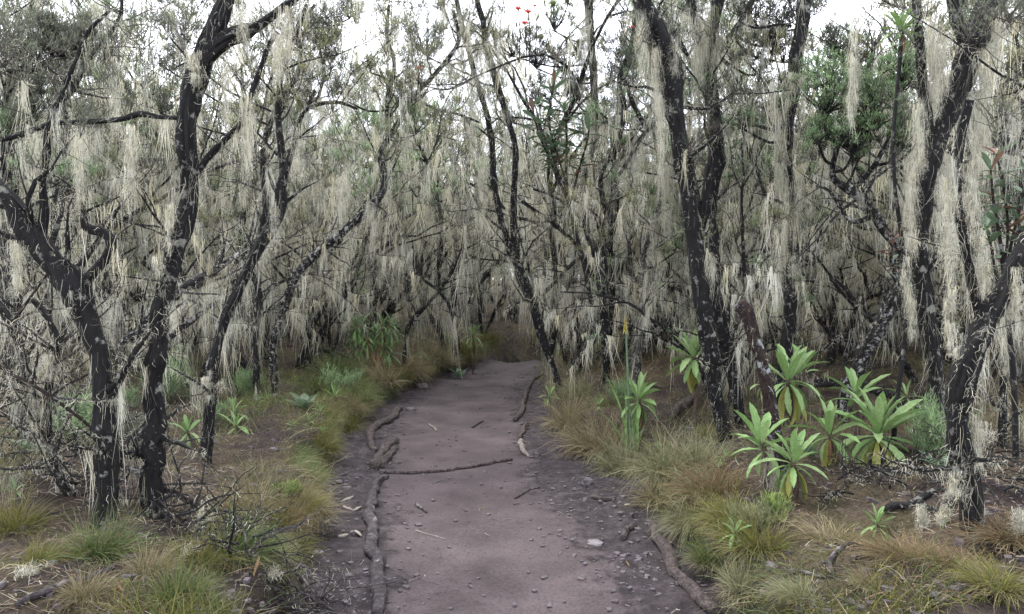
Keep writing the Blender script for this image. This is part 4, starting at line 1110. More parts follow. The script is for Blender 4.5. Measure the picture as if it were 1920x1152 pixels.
for a in [(1117, 1021, 32, 'pale_stone', 'pale flat stone lying on the right side of the path', .3), (1103, 908, 22, 'stone', 'round dark stone under the right bank', .8),
          (1050, 997, 14, 'stone', 'small flat grey stone left of the pale flat stone', .4), (792, 728, 22, 'pale_stone', 'pale stone at the left edge of the far path', .6),
          (770, 771, 22, 'stone', 'purple stone just above the end of the bow shaped root', .5), (1155, 880, 12, 'stone', 'pebble at the foot of the tussock bank', .6),
          (590, 1040, 34, 'pale_stone', 'flat pinkish stone in the left gully', .25), (650, 917, 18, 'stone', 'small flat stone in the left gully near the root top', .4),
          (636, 905, 14, 'stone', 'little stone behind the flat gully stone', .5), (1240, 1000, 20, 'stone', 'broken stone left of the thick root end', .5),
          (1262, 1046, 16, 'stone', 'small stone right of the thick root', .5), (1176, 948, 10, 'pale_chip', 'bleached chip near the short stick', .4),
          (415, 852, 16, 'stone', 'flat stone on the bare litter patch, left side', .4), (475, 915, 16, 'stone', 'reddish stone in the middle of the bare litter patch', .6),
          (440, 890, 14, 'stone', 'dark stone on the bare litter patch', .5), (512, 845, 18, 'stone', 'stone at the back of the bare litter patch', .5),
          (580, 960, 24, 'stone', 'slab of dark stone under the left bank', .3), (615, 1000, 26, 'stone', 'dark slab in the left gully', .3),
          (1220, 1000, 12, 'pale_chip', 'pale chip at the end of the thick root', .4), (1150, 1110, 12, 'stone', 'pebble on the path near the thick root', .6)]:
    stone(*a)

# ------------------------------------------------------------------ roots and sticks
def stick(pts, mat, label, name='root', cat='root', sides=16, rough=.32, seed=1, lift=.2, forks=(), group=None):
    P = []
    for (x, y, w) in pts:
        p = ground_at(x, y); r = w/2/FPX*p[1]; P.append((p[0], p[1], p[2]+r*lift, r))
    P = np.array(P); S = spline(P, .03)
    g = terrain(S[:, 0], S[:, 1])[0]; S[:, 2] = np.maximum(S[:, 2], g+S[:, 3]*lift)
    root = link(name, None, loc=tuple(S[0, :3]), label=label, cat=cat, group=group) if forks else None
    b = Buf(); jit = np.stack([vnoise(S[:, 1]*9, S[:, 0]*9, 0, seed), vnoise(S[:, 0]*8, S[:, 1]*8, 3, seed), 0*S[:, 0]], 1)*S[:, 3:4]*.5
    tube(b, S[:, :3]+jit, S[:, 3], sides, rough, seed, freq=1.2)
    if not forks:
        return link(name, b.mesh(name, M[mat], S[0, :3], color=False), loc=tuple(S[0, :3]), label=label, cat=cat, group=group)
    link('main_stem', b.mesh('main_stem', M[mat], S[0, :3], color=False), root)
    for k, f in enumerate(forks):
        Q = []
        for (x, y, w, up) in f:
            p = ground_at(x, y); Q.append((p[0], p[1], p[2]+up, w/2/FPX*p[1]))
        Q = spline(np.array(Q), .03); b = Buf(); tube(b, Q[:, :3], Q[:, 3], 8, rough, seed+k)
        link('branch', b.mesh('branch', M[mat], S[0, :3], color=False), root)
    return root
stick([(704, 1160, 24), (710, 1110, 26), (706, 1065, 26), (696, 1035, 22), (699, 1000, 20), (692, 975, 20), (697, 940, 17), (708, 912, 15), (722, 896, 10)], 'root_dark', 'long dark root running along the left side of the path in the foreground', seed=3, lift=.5)
stick([(700, 880, 18), (712, 862, 18), (722, 848, 17), (742, 830, 13)], 'root', 'upper of two short broken root pieces left of the path middle', seed=4, lift=.6)
stick([(714, 878, 15), (722, 866, 15), (736, 852, 12), (742, 842, 10)], 'root', 'lower short cut root piece lying under its neighbour', seed=5, lift=.4)
stick([(704, 852, 9), (696, 835, 12), (694, 815, 13), (705, 802, 14), (720, 795, 13), (738, 785, 13), (746, 772, 12), (752, 768, 8)], 'root', 'bow shaped root curving along the left path edge', seed=6, lift=.45)
stick([(712, 888, 8), (760, 890, 7), (820, 888, 6), (870, 881, 6), (915, 872, 6), (960, 864, 6)], 'root', 'thin pale stick lying straight across the path', 'stick', 'stick', 8, .18, 7, .8)
stick([(1340, 1160, 24), (1312, 1128, 26), (1280, 1100, 24), (1262, 1075, 24), (1250, 1040, 24), (1232, 1015, 20), (1222, 1000, 16), (1219, 990, 14)], 'root', 'thick root emerging from the right bank in the foreground', seed=8, lift=.5)
stick([(1168, 1016, 12), (1180, 1004, 12), (1188, 990, 10)], 'root', 'stub of root beside the thick right root', seed=9, lift=.8)
stick([(1106, 938, 9), (1130, 940, 9), (1155, 938, 8)], 'root', 'short straight stick at the foot of the right bank', 'stick', 'stick', 8, .2, 10, .6)
stick([(975, 830, 10), (982, 848, 9), (992, 858, 6)], 'dead_wood', 'bleached crooked root piece right of the cross stick', seed=11, lift=.6)
stick([(965, 790, 8), (978, 775, 9), (985, 745, 8), (1000, 715, 7), (1018, 705, 6)], 'root', 'root looping out of the right bank near the path bend', seed=12, lift=.6)
stick([(975, 825, 7), (984, 805, 8), (988, 795, 5)], 'root', 'short dark root between the looping root and the bleached piece', seed=13, lift=.6)
stick([(965, 935, 4), (990, 922, 5), (1012, 916, 4)], 'root', 'thin curved twig on the right side of the path', 'stick', 'stick', 6, .2, 14, .5)
stick([(780, 998, 3), (805, 1006, 3), (835, 1012, 2)], 'dead_wood', 'thin pale straw on the path centre', 'stick', 'stick', 6, .1, 15, .5)
stick([(805, 797, 4), (815, 806, 5), (820, 810, 3)], 'dead_wood', 'small pale splinter on the path below the bend', 'stick', 'stick', 6, .1, 16, .5)
stick([(885, 803, 5), (898, 795, 5), (905, 790, 3)], 'root_dark', 'small dark twig on the path centre', 'stick', 'stick', 6, .2, 17, .5)
stick([(780, 948, 6), (792, 955, 7), (800, 962, 4)], 'root_dark', 'dark stub of twig on the path left of centre', 'stick', 'stick', 6, .2, 18, .5)
stick([(1500, 742, 12), (1560, 738, 13), (1610, 745, 13), (1660, 765, 14), (1700, 785, 15), (1735, 798, 13)], 'bark', 'dark fallen branch lying behind the leafy rosettes', 'fallen_branch', 'branch', 12, .2, 19, 3.2,
      forks=[[(1500, 760, 9, .18), (1545, 752, 10, .16), (1590, 745, 9, .14)]])
stick([(1660, 975, 14), (1700, 955, 13), (1740, 935, 11), (1770, 925, 9)], 'bark', 'black burnt branch on the ground left of the Y shaped trunk', 'fallen_branch', 'branch', 10, .25, 20, .8, forks=[[(1720, 950, 9, .02), (1760, 968, 8, .03), (1790, 940, 6, .06)]])
stick([(1255, 790, 14), (1275, 772, 15), (1300, 755, 16), (1315, 745, 14)], 'root', 'brown rotten branch in the dark soil left of the charred pair', 'fallen_branch', 'branch', 10, .3, 21, 1.0)
stick([(1180, 700, 16), (1210, 668, 22), (1240, 645, 24), (1270, 610, 24), (1300, 590, 22)], 'bark_grey', 'lichened log slanting up behind the serrated rosette', 'fallen_branch', 'branch', 12, .2, 22, 2.0)
stick([(1562, 1085, 9), (1558, 1060, 10), (1572, 1040, 9), (1605, 1025, 7)], 'root_dark', 'dark curved branch on bare soil at lower right', 'fallen_branch', 'branch', 8, .2, 23, .8)
stick([(1445, 1105, 5), (1500, 1080, 6), (1570, 1092, 6), (1640, 1075, 5), (1700, 1090, 4)], 'root_dark', 'long thin dark twig across the lower right soil', 'stick', 'stick', 6, .2, 24, 1.0)
stick([(30, 1150, 14), (90, 1118, 16), (150, 1098, 14), (215, 1075, 10)], 'root_dark', 'dark fallen stick in the bottom left corner', 'fallen_branch', 'branch', 8, .2, 25, 1.0)
stick([(1740, 1150, 4), (1790, 1115, 4), (1840, 1080, 4)], 'dead_wood', 'thin bleached stick slanting at the bottom right', 'stick', 'stick', 6, .2, 26, 1.5)
stick([(1100, 860, 4), (1140, 890, 5), (1180, 894, 4)], 'root', 'thin root trailing under the shaggy straw tussock', 'stick', 'stick', 6, .2, 27, 1.0)
for i, (x, y, w, l) in enumerate([(652, 942, 26, 'largest bleached wood chip in the left gully'), (654, 958, 22, 'bleached chip just below the largest one'), (670, 955, 18, 'bleached chip nearest the long root'), (645, 1012, 20, 'slim bleached chip beside the long root'), (672, 1003, 14, 'short pale chip touching the long root'), (613, 985, 12, 'tiny pale chip in the middle of the gully')]):
    stick([(x-w/2, y+[4, -3, 6, 2, -5, 1][i], 5), (x, y, 7), (x+w*.4, y+[-5, 2, -2, -6, 4, -3][i], 3)], 'pale_chip', l, 'wood_chip', 'wood chip', 5, .4, 40+i, .3)

# the slanting dead branch and twig pile in the lower left
def brush_pile(px0, py0, px1, py1, n, seed, label, mat='bark_dark', lichen=450, hgt=.25, name='brushwood_pile'):
    rng = np.random.default_rng(seed); a = ground_at(px0, py0); c = ground_at(px1, py1)
    root = link(name, None, loc=tuple(a), label=label, cat='brushwood'); brs = []
    for k in range(n):
        f = rng.random(); s = a+(c-a)*f+rng.normal(0, .10, 3)*[1, 1, .2]; s[2] = gz(s[0], s[1])+rng.uniform(0, hgt*.6)
        d = np.array([rng.normal(0, 1), rng.normal(0, 1), rng.uniform(-.1, .5)])
        brs.append((wander(s, d, rng.uniform(.15, .5), 6, rng, .25), np.linspace(rng.uniform(.003, .009), .0015, 7)))
    b = Buf()
    for p, r in brs: tube(b, p, r, 5, .15, seed)
    for p, r in sprout(brs, rng, n*3, .05, .2, rmin=.001, npt=4): tube(b, p, r, 3, cap=False)
    link('twigs', b.mesh('twigs', M[mat], a, color=False), root, kind='stuff')
    if lichen:
        b = Buf(); fuzz(b, brs, rng, lichen, .035, .0022); link('lichen_beard', b.mesh('lichen_beard', M['lichen'], a), root, kind='stuff')
brush_pile(300, 960, 470, 1060, 60, 501, 'tangled dead twigs in front of the knobbly trunk')
brush_pile(460, 1050, 610, 1140, 70, 502, 'dark heap of dead twigs at the bottom left edge of the path', 'root_dark', 500, .15)
brush_pile(20, 850, 160, 950, 70, 503, 'grey dead twigs around the foot of the thin crooked left tree', 'bark_dark', 700, .6)
brush_pile(1860, 960, 1930, 860, 40, 504, 'dead twigs at the right edge behind the Y shaped trunk', 'bark_dark', 500, .35)
brush_pile(1590, 930, 1760, 900, 40, 505, 'dark dead twigs between the small rosette and the Y shaped trunk', 'bark_dark', 500, .2)
hero_tree('reddish dead branch slanting down from the leftmost trunks to the path edge', [
    ('trunk', [(395, 1000, 16), (370, 950, 14), (330, 925, 14), (285, 905, 12), (250, 880, 12), (225, 870, 8), (170, 800, 7, 4.0), (60, 720, 7, 3.9), (10, 700, 7, 3.9)])],
    seed=36, mat='bark_red', twigs=14, tassels=6, tl=(.05, .15), fuzzn=250, name='dead_branch', base_d=4.15, root_flare=False)
M['stem'] = bark_mat('shaggy_plant_stem', (.05, .035, .028), (.15, .11, .08), (.6, .7), (.14, .17, .08), .5, 12, .9, .6)
# ------------------------------------------------------------------ leafy rosette plants
def leaf_mesh(name, mat, width=.24, arch=.5, serr=.06, nseg=9, fold=.25, twist=0.0, tipw=.9):
    """leaf of length 1 along +X; arch bends it down; the midrib is a groove, the margin is toothed"""
    V, Q = [], []
    ang = 0.0; x = z = 0.0; rows = []
    for i in range(nseg+1):
        t = i/nseg
        w = width*(.16+.84*math.sin(math.pi*min(1, t*.93+.02))**.8*(.55+.45*math.sin(math.pi*min(t*1.1, 1)*.62)))*(1 if t < tipw else max(.05, (1-t)/(1-tipw)))
        w *= (1+serr*(1 if i % 2 else -1))
        ct, st = math.cos(twist*t), math.sin(twist*t)
        row = []
        for s, zz in ((-1, fold*w*.55), (-.5, fold*w*.22), (0, 0), (.5, fold*w*.22), (1, fold*w*.55)):
            yy = s*w*.5
            row.append((x-math.sin(ang)*0, yy*ct-zz*st, z+zz*ct+yy*st))
        V += row
        ang += arch/nseg; x += math.cos(ang)/nseg; z -= math.sin(ang)/nseg
    for i in range(nseg):
        for j in range(4): a = i*5+j; Q.append((a, a+5, a+6, a+1))
    b = Buf(); b.add(np.array(V), Q)
    return b.mesh(name, M[mat], color=False)
LEAF = {'up': [leaf_mesh('leaf', 'leaf', .26, .35, .10, 9, .5), leaf_mesh('leaf', 'leaf_pale', .24, .2, .10, 9, .55, .15), leaf_mesh('leaf', 'leaf', .27, .5, .11, 9, .4, -.2)],
        'mid': [leaf_mesh('leaf', 'leaf', .26, .8, .11, 9, .35, .15), leaf_mesh('leaf', 'leaf_pale', .25, 1.0, .11, 9, .3, -.2), leaf_mesh('leaf', 'leaf', .23, .6, .10, 9, .4, .3)],
        'old': [leaf_mesh('leaf', 'leaf_old', .26, .9, .10, 9, .3, .3), leaf_mesh('leaf', 'leaf_old', .25, .6, .10, 9, .35, -.4)],
        'dead': [leaf_mesh('leaf', 'leaf_dead', .16, 1.0, .12, 9, .9, 1.2), leaf_mesh('leaf', 'leaf_dead', .14, .6, .1, 9, 1.0, -1.5)]}
def rosette(px, py, size_px, label, n=18, d=None, stem_r=1.0, stem_mat=None, stem_px=0, tilt=(0, 0), seed=1, old=3, dead=1, base=None, narrow=1.0, low=-45, hi=80, group='leafy rosette plants'):
    """px, py: where the leaves meet; size_px: length of a leaf; stem runs down to the ground"""
    rng = random.Random(seed); n = int(n*(1.2 if size_px > 55 else 1.1)); size_px *= .92; narrow *= .84
    if d is None:
        q = ground_at(px, py+stem_px) ; d = q[1]
    c = at(px, py, d); L = size_px/FPX*d; g = gz(c[0], c[1])
    root = link('rosette_plant', None, loc=(c[0], c[1], g), label=label, cat='plant', group=group)
    b = Buf(); h = max(c[2]-g, .01)
    S = spline(np.array([(0, 0, -.03, L*.085*stem_r), (L*.12, 0, h*.5, L*.07*stem_r), (0, 0, h, L*.06*stem_r), (tilt[0]*L*.2, tilt[1]*L*.2, h+L*.15, L*.05)]), .02)
    if h > 1.2: S[:, 0] += .07*np.sin(S[:, 2]*2.3+seed)*(S[:, 2]/h < 1)*np.sin(np.clip(S[:, 2]/h, 0, 1)*math.pi)
    tube(b, S[:, :3], S[:, 3], 8, .2, seed)
    link('stem', b.mesh('stem', M[stem_mat or 'stem'], color=False), root)
    tot = n+old+dead
    for i in range(tot):
        f = i/(n-1) if i < n else 1
        az = i*2.39996+rng.uniform(-.42, .42)
        if i < n:
            el = math.radians(hi+(low-hi)*f**1.15+rng.uniform(-13, 13)); kind = 'up' if f < .5 else 'mid'; s = L*(.55+.5*math.sin(math.pi*min(1, .18+f*.7)))*rng.uniform(.85, 1.12)
        elif i < n+old: el = math.radians(rng.uniform(-75, -35)); kind = 'old'; s = L*rng.uniform(.75, 1.05)
        else: el = math.radians(rng.uniform(-85, -55)); kind = 'dead'; s = L*rng.uniform(.6, .9)
        o = link('leaf', rng.choice(LEAF[kind]), root)
        if kind == 'old': o['label'] = 'yellowing lower leaf'
        if kind == 'dead': o['label'] = 'withered brown leaf'
        zoff = h+L*(.12-.26*f)
        o.location = (tilt[0]*L*.15*(1-f)+math.cos(az)*L*.05, tilt[1]*L*.15*(1-f)+math.sin(az)*L*.05, zoff)
        o.rotation_mode = 'XYZ'
        # tilt leans the whole rosette
        el2 = el+math.cos(az)*tilt[0]*.5*(1-f*.3)+math.sin(az)*tilt[1]*.5
        o.rotation_euler = (rng.uniform(-.25, .25), -el2, az)
        o.scale = (s, s*narrow, s)
    return root
rosette(1486, 868, 78, 'near rosette with drooping speckled leaves, left front of the rosette cluster', 15, d=4.55, stem_px=80, tilt=(0, -.5), seed=1, old=4, dead=1)
rosette(1556, 815, 76, 'middle rosette with a withered brown leaf, between two larger ones', 15, d=4.9, stem_px=95, seed=2, old=4, dead=2, tilt=(-.1, -.3))
rosette(1645, 815, 100, 'largest and tallest rosette at right centre with upright pale leaves', 24, d=4.9, stem_px=110, seed=3, old=6, dead=1, tilt=(.1, -.3))
rosette(1603, 745, 72, 'upright rosette peeping behind the largest one', 10, d=5.4, stem_px=100, seed=4, old=0, dead=0, low=0)
rosette(1478, 715, 82, 'rosette right of the broken reddish trunk with hanging yellow leaves', 18, d=5.35, stem_px=130, seed=5, old=7, dead=2, tilt=(0, -.2))
rosette(1506, 695, 56, 'small upright rosette touching the one by the broken trunk', 9, d=5.7, stem_px=120, seed=6, old=0, dead=0, low=5)
rosette(1432, 838, 88, 'broad leaved rosette left of the broken trunk, one long leaf reaching left', 11, d=4.75, stem_px=70, seed=7, old=1, dead=0, tilt=(-.6, -.2), low=-30)
rosette(1645, 985, 46, 'small low rosette on bare soil below the cluster', 12, d=None, stem_px=22, seed=8, old=2, dead=0)
rosette(1378, 1000, 40, 'small rosette on a bare thin stem near the path edge', 11, d=3.95, stem_px=70, seed=9, old=1, dead=0)
rosette(1300, 672, 66, 'spreading rosette on a shaggy stem left of the charred pair', 20, d=7.2, stem_px=100, seed=10, old=5, dead=3, low=-50)
rosette(1198, 752, 62, 'rosette with broad upright leaves behind the red hot poker', 15, d=6.9, stem_px=70, seed=11, old=3, dead=0, low=-35)
rosette(1122, 762, 26, 'little pale green rosette among the tussocks', 12, seed=12, stem_px=8, old=1, dead=0)
rosette(1030, 745, 26, 'small green plant at the foot of the twin stemmed tree', 9, d=8.6, stem_px=22, seed=13, old=1, dead=1)
rosette(1360, 858, 24, 'tiny rosette left of the near rosette cluster', 8, stem_px=6, seed=14, old=0, dead=0)
rosette(1345, 878, 22, 'tiny pale plant on the pale tussock', 8, stem_px=6, seed=15, old=0, dead=0)
rosette(1430, 720, 40, 'pale low leaf fan behind the charred pair', 7, d=6.2, stem_px=40, seed=16, old=2, dead=0, tilt=(-.5, 0))
rosette(438, 775, 38, 'bright rosette right of the curving dark trunk, upper one', 12, stem_px=18, seed=17, old=1, dead=0)
rosette(443, 800, 40, 'bright rosette right of the curving dark trunk, lower one', 10, stem_px=12, seed=18, old=2, dead=0)
rosette(352, 812, 42, 'green rosette between the knobbly trunk and the curving dark trunk', 10, stem_px=24, seed=19, old=0, dead=0)
rosette(28, 922, 30, 'small bright green sprout at the left edge', 7, stem_px=20, seed=20, old=0, dead=0, low=15)
rosette(488, 1048, 22, 'tiny green seedling on the golden grass', 8, stem_px=5, seed=21, old=0, dead=0)
rosette(886, 630, 30, 'slim upright plant on the far left bank near the bend', 16, d=13.2, stem_px=32, seed=22, old=2, dead=0, narrow=.6)
rosette(1812, 680, 30, 'light green sprig behind the fork of the Y shaped trunk', 8, d=6.4, stem_px=60, seed=23, old=0, dead=0)
rosette(1700, 745, 44, 'green leafy sprig right of the fallen branch', 10, d=6.1, stem_px=40, seed=24, old=0, dead=0, narrow=.7)
# rosette perched high on a thin stem against the sky
rosette(1690, 58, 46, 'fresh bright green rosette on a tall thin dark stem against the sky at upper right', 26, d=5.0, seed=25, old=0, dead=2, low=-30, stem_px=0, stem_r=1.3, stem_mat='bark_dark')
# bright sprigs low on the left bank
for i, (x, y, s) in enumerate([(578, 790, 20), (548, 800, 16), (602, 812, 18), (628, 745, 30), (600, 772, 18), (500, 750, 20)]):
    rosette(x, y, s, ['yellow green sprig by the fern', 'small sprig left of the bank lip', 'yellow green sprig on the bank lip', 'pale grassy rosette above the bow shaped root', 'low sprig under the fern', 'sprig at the foot of the bowing trunk'][i], 9, seed=60+i, stem_px=8, old=0, dead=0, narrow=.6, low=0, group='small green sprigs on the left bank')

# bushy shrub of narrow arching leaves on the far left bank
NARROW = [leaf_mesh('leaf', 'leaf', .12, 1.0, .0, 6, .3), leaf_mesh('leaf', 'leaf_dark', .12, .7, .0, 6, .3, .2), leaf_mesh('leaf', 'leaf', .10, 1.3, 0, 6, .3)]
def leafy_shrub(px, py, d, w_px, h_px, label, heads=14, leaves=24, L=.25, seed=1):
    rng = random.Random(seed); c = at(px, py, d); sc = d/FPX; g = gz(c[0], c[1])
    root = link('leafy_shrub', None, loc=(c[0], c[1], g), label=label, cat='shrub')
    for k in range(heads):
        a = rng.uniform(0, 6.28); r = math.sqrt(rng.random())
        e = (math.cos(a)*r*w_px*sc*.5, math.sin(a)*r*.25, rng.uniform(.35, 1.0)*h_px*sc)
        S = spline(np.array([(0, 0, -.05, .014), (e[0]*.4, e[1]*.4, e[2]*.5, .011), (e[0], e[1], e[2], .007)]), .05)
        b = Buf(); tube(b, S[:, :3], S[:, 3], 6, .1, k)
        st = link('stem', b.mesh('stem', M['leaf_dead'], color=False), root)
        for i in range(leaves):
            f = i/leaves; az = i*2.4+rng.uniform(-.2, .2); el = math.radians(75-115*f+rng.uniform(-10, 10)); s = L*rng.uniform(.7, 1.1)
            o = link('leaf', rng.choice(NARROW), st); o.location = (e[0], e[1], e[2]-f*.14); o.rotation_euler = (rng.uniform(-.2, .2), -el, az); o.scale = (s,)*3
leafy_shrub(706, 652, 11.0, 88, 92, 'bushy green shrub with long narrow leaves on the far left bank')

# leathery leaved branches (upright oval leaves along red stems)
OVAL = {'g': [leaf_mesh('leaf', 'leaf_dark', .30, .25, 0, 6, .25), leaf_mesh('leaf', 'leaf_dark', .28, .45, 0, 6, .2, .2)], 'r': [leaf_mesh('leaf', 'leaf_red', .28, .2, 0, 6, .3)]}
def leafy_branch_tree(label, stems, d, leafpx, seed, per=26, red=.12, from_ground=True, spread=.9):
    rng = random.Random(seed); nr = np.random.default_rng(seed); sc = d/FPX
    b0 = at(*stems[0][0][:2], d); g = gz(b0[0], b0[1])
    root = link('leathery_leaved_tree', None, loc=(b0[0], b0[1], g), label=label, cat='tree')
    org = np.array([b0[0], b0[1], g])
    for k, s in enumerate(stems):
        P = np.array([(*at(q[0], q[1], d), q[2]/2*sc) for q in s]); S = spline(P, .04)
        b = Buf(); tube(b, S[:, :3], S[:, 3], 7, .1, k)
        st = link('stem', b.mesh('stem', M['bark_red' if k else 'bark_dark'], org, color=False), root)
        if k == 0: continue
        m = len(S)
        for i in range(per):
            f = .35+.65*i/(per-1); q = S[min(m-1, int(f*m)), :3]; az = i*2.4+rng.uniform(-.3, .3); el = math.radians(rng.uniform(-5, 40)+35*(f > .9))
            o = link('leaf', rng.choice(OVAL['r' if rng.random() < red else 'g']), st); o.location = tuple(q-org); o.rotation_euler = (rng.uniform(-.3, .3), -el, az)
            L = leafpx*sc*rng.uniform(.75, 1.15); o.scale = (L,)*3
            if 'red' in o.data.materials[0].name: o['label'] = 'reddish leaf'
leafy_branch_tree('leathery leaved tree with upright whorls of leaves beside the tall lichen sheathed tree', [
    [(1120, 640, 10), (1100, 520, 9), (1075, 420, 8), (1060, 350, 7)],
    [(1060, 350, 6), (1062, 300, 5), (1062, 245, 4), (1058, 205, 3)], [(1075, 400, 6), (1040, 320, 5), (1010, 250, 4), (998, 200, 3)],
    [(1065, 350, 5), (1045, 290, 4), (1030, 230, 4), (1040, 150, 3)], [(1070, 380, 5), (1085, 320, 4), (1100, 270, 4), (1105, 240, 3)], [(1060, 350, 4), (1045, 320, 3), (1035, 290, 3), (1032, 270, 2)]],
    8.6, 34, 71, 32, .05)
leafy_branch_tree('slender leathery leaved sapling between the charred pair and the straight dark trunk', [
    [(1400, 640, 8), (1395, 500, 7), (1390, 380, 6), (1395, 330, 5)],
    [(1395, 330, 4), (1392, 290, 4), (1398, 240, 3), (1402, 195, 2)], [(1392, 360, 4), (1375, 320, 3), (1368, 270, 3), (1360, 240, 2)], [(1393, 350, 4), (1415, 310, 3), (1425, 265, 3), (1432, 235, 2)]],
    7.6, 30, 72, 22, .04)
leafy_branch_tree('leathery leaved bush with red stems at the right edge beside the Y shaped trunk', [
    [(1905, 860, 12), (1900, 700, 11), (1885, 560, 9), (1880, 480, 8)],
    [(1880, 480, 7), (1870, 420, 6), (1862, 370, 5), (1858, 320, 4)], [(1885, 520, 6), (1900, 440, 5), (1915, 380, 5), (1925, 330, 4)],
    [(1885, 560, 6), (1868, 520, 5), (1860, 470, 5), (1850, 430, 4)], [(1888, 540, 6), (1905, 500, 5), (1915, 460, 5), (1912, 420, 4)], [(1880, 520, 5), (1890, 430, 5), (1880, 340, 4), (1868, 290, 3)]],
    4.0, 42, 73, 26, .14)
leafy_branch_tree('small leathery leaved sprig with orange leaves right of the slanting trunk', [
    [(1700, 640, 7), (1690, 580, 6), (1685, 540, 5)], [(1685, 540, 4), (1680, 510, 4), (1672, 480, 3), (1675, 450, 2)], [(1688, 550, 4), (1700, 520, 3), (1715, 500, 3)]], 5.6, 34, 74, 10, .4)

# red hot poker: blades, stalk and yellow flower head
def poker():
    d = ground_at(1184, 862)[1]; b0 = at(1184, 862, d); org = np.array([b0[0], b0[1], gz(b0[0], b0[1])]); sc = d/FPX
    root = link('red_hot_poker_plant', None, loc=tuple(org), label='tall flowering plant with green blades and one yellow flower spike on the right bank', cat='plant')
    S = spline(np.array([(*at(x, y, d), w/2*sc) for x, y, w in [(1184, 866, 6), (1180, 780, 5), (1177, 700, 4.5), (1174, 620, 4)]]), .05)
    b = Buf(); tube(b, S[:, :3], S[:, 3], 8, .03, 1); link('stalk', b.mesh('stalk', M['leaf_dark'], org, color=False), root)
    rng = np.random.default_rng(9); top = at(1173, 606, d)
    fl = Buf(); 
    fm = Buf(); tube(fm, np.array([(0, 0, 0), (0, 0, -.35), (.03, 0, -.8), (.05, 0, -1.0)]), np.array([.10, .13, .16, .20]), 6)
    me = fm.mesh('floret', M['yellow_flower'], color=False)
    for i in range(34):
        f = i/34; az = i*2.4; o = link('floret', me, root)
        p = top+np.array([math.cos(az)*.010*(1.3-f), math.sin(az)*.010*(1.3-f), (f-.55)*.14]); o.location = tuple(p-org)
        o.rotation_euler = (0, -.9+.9*(1-f)*.6 if f > .6 else -.35, az); s = .021*(1.15-f*.75); o.scale = (s,)*3
    for i in range(13):
        a = rng.uniform(0, 6.28); L = rng.uniform(.28, .62); lean = rng.uniform(.04, .35)
        if i == 0: pts = [(1190, 868), (1165, 820), (1140, 785), (1105, 765)]
        elif i == 1: pts = [(1186, 868), (1172, 800), (1160, 755), (1135, 700)]
        else:
            x0 = 1184+rng.uniform(-12, 12); dx = rng.normal(0, 16); h = rng.uniform(60, 150); pts = [(x0, 868), (x0+dx*.2, 868-h*.4), (x0+dx*.6, 868-h*.75), (x0+dx, 868-h)]
        P = np.array([at(x, y, d+rng.normal(0, .02)) for x, y in pts]); n = 12
        C = spline(P, np.linalg.norm(P[-1]-P[0])/n); k = len(C); w = .011*np.sin(np.linspace(.9, math.pi-.05, k))+.001
        sv = np.array([math.cos(rng.uniform(-.7, .7)), math.sin(rng.uniform(-.7, .7)), 0])
        V = np.stack([C-sv*w[:, None], C+np.array([0, .006, 0]), C+sv*w[:, None]], 1).reshape(-1, 3); Q = []
        for j in range(k-1): Q += [(j*3, j*3+1, j*3+4, j*3+3), (j*3+1, j*3+2, j*3+5, j*3+4)]
        b = Buf(); b.add(V, Q); link('leaf_blade', b.mesh('leaf_blade', M['leaf'], org, color=False), root)
poker()

# ferns
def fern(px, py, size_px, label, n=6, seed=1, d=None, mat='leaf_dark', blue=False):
    rng = random.Random(seed); q = ground_at(px, py) if d is None else at(px, py, d); L = size_px/FPX*q[1]; org = np.array([q[0], q[1], q[2] if d is None else gz(q[0], q[1])])
    root = link('fern', None, loc=tuple(org), label=label, cat='fern', group='ferns')
    for k in range(n):
        az = k*6.283/n+rng.uniform(-.4, .4); b = Buf(); pts = []; el = rng.uniform(.9, 1.35); p = np.zeros(3)
        for i in range(15):
            pts.append(p.copy()); p = p+np.array([math.cos(az)*math.cos(el), math.sin(az)*math.cos(el), math.sin(el)])*L/14; el -= .075
        pts = np.array(pts); tube(b, pts, np.linspace(L*.012, L*.003, 15), 4, cap=False)
        sd = np.array([-math.sin(az), math.cos(az), 0])
        for i in range(2, 14):
            w = L*.26*math.sin(math.pi*(i/14)**.7)+L*.02; t = (pts[i+1]-pts[i]) if i < 14 else (pts[i]-pts[i-1])
            for s in (-1, 1):
                tip = pts[i]+sd*s*w+t*.6-np.array([0, 0, w*.15]); V = [pts[i]-t*.28, pts[i]+sd*s*w*.5-t*.25, tip, pts[i]+sd*s*w*.5+t*.45, pts[i]+t*.3]
                b.add(np.array(V), [(0, 1, 3, 4)], [(1, 2, 3)])
        link('frond', b.mesh('frond', M[mat], color=False), root)
fern(570, 768, 46, 'blue green fern on the left bank left of the mossy tussock', 7, 1, mat='leaf_dark')
fern(1765, 890, 60, 'fern under the heavy right trunk behind the rosettes', 6, 2)
fern(1735, 850, 50, 'fern right of the largest rosette', 5, 3, mat='leaf')
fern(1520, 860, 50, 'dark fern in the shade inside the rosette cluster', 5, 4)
fern(1235, 845, 20, 'tiny fern above the broad pale tussock', 5, 5, mat='leaf')
fern(860, 640, 30, 'fern on the far left bank by the slim upright plant', 6, 6, d=12.6)
fern(60, 760, 60, 'dark fern between the left edge trees', 5, 7, d=5.2)

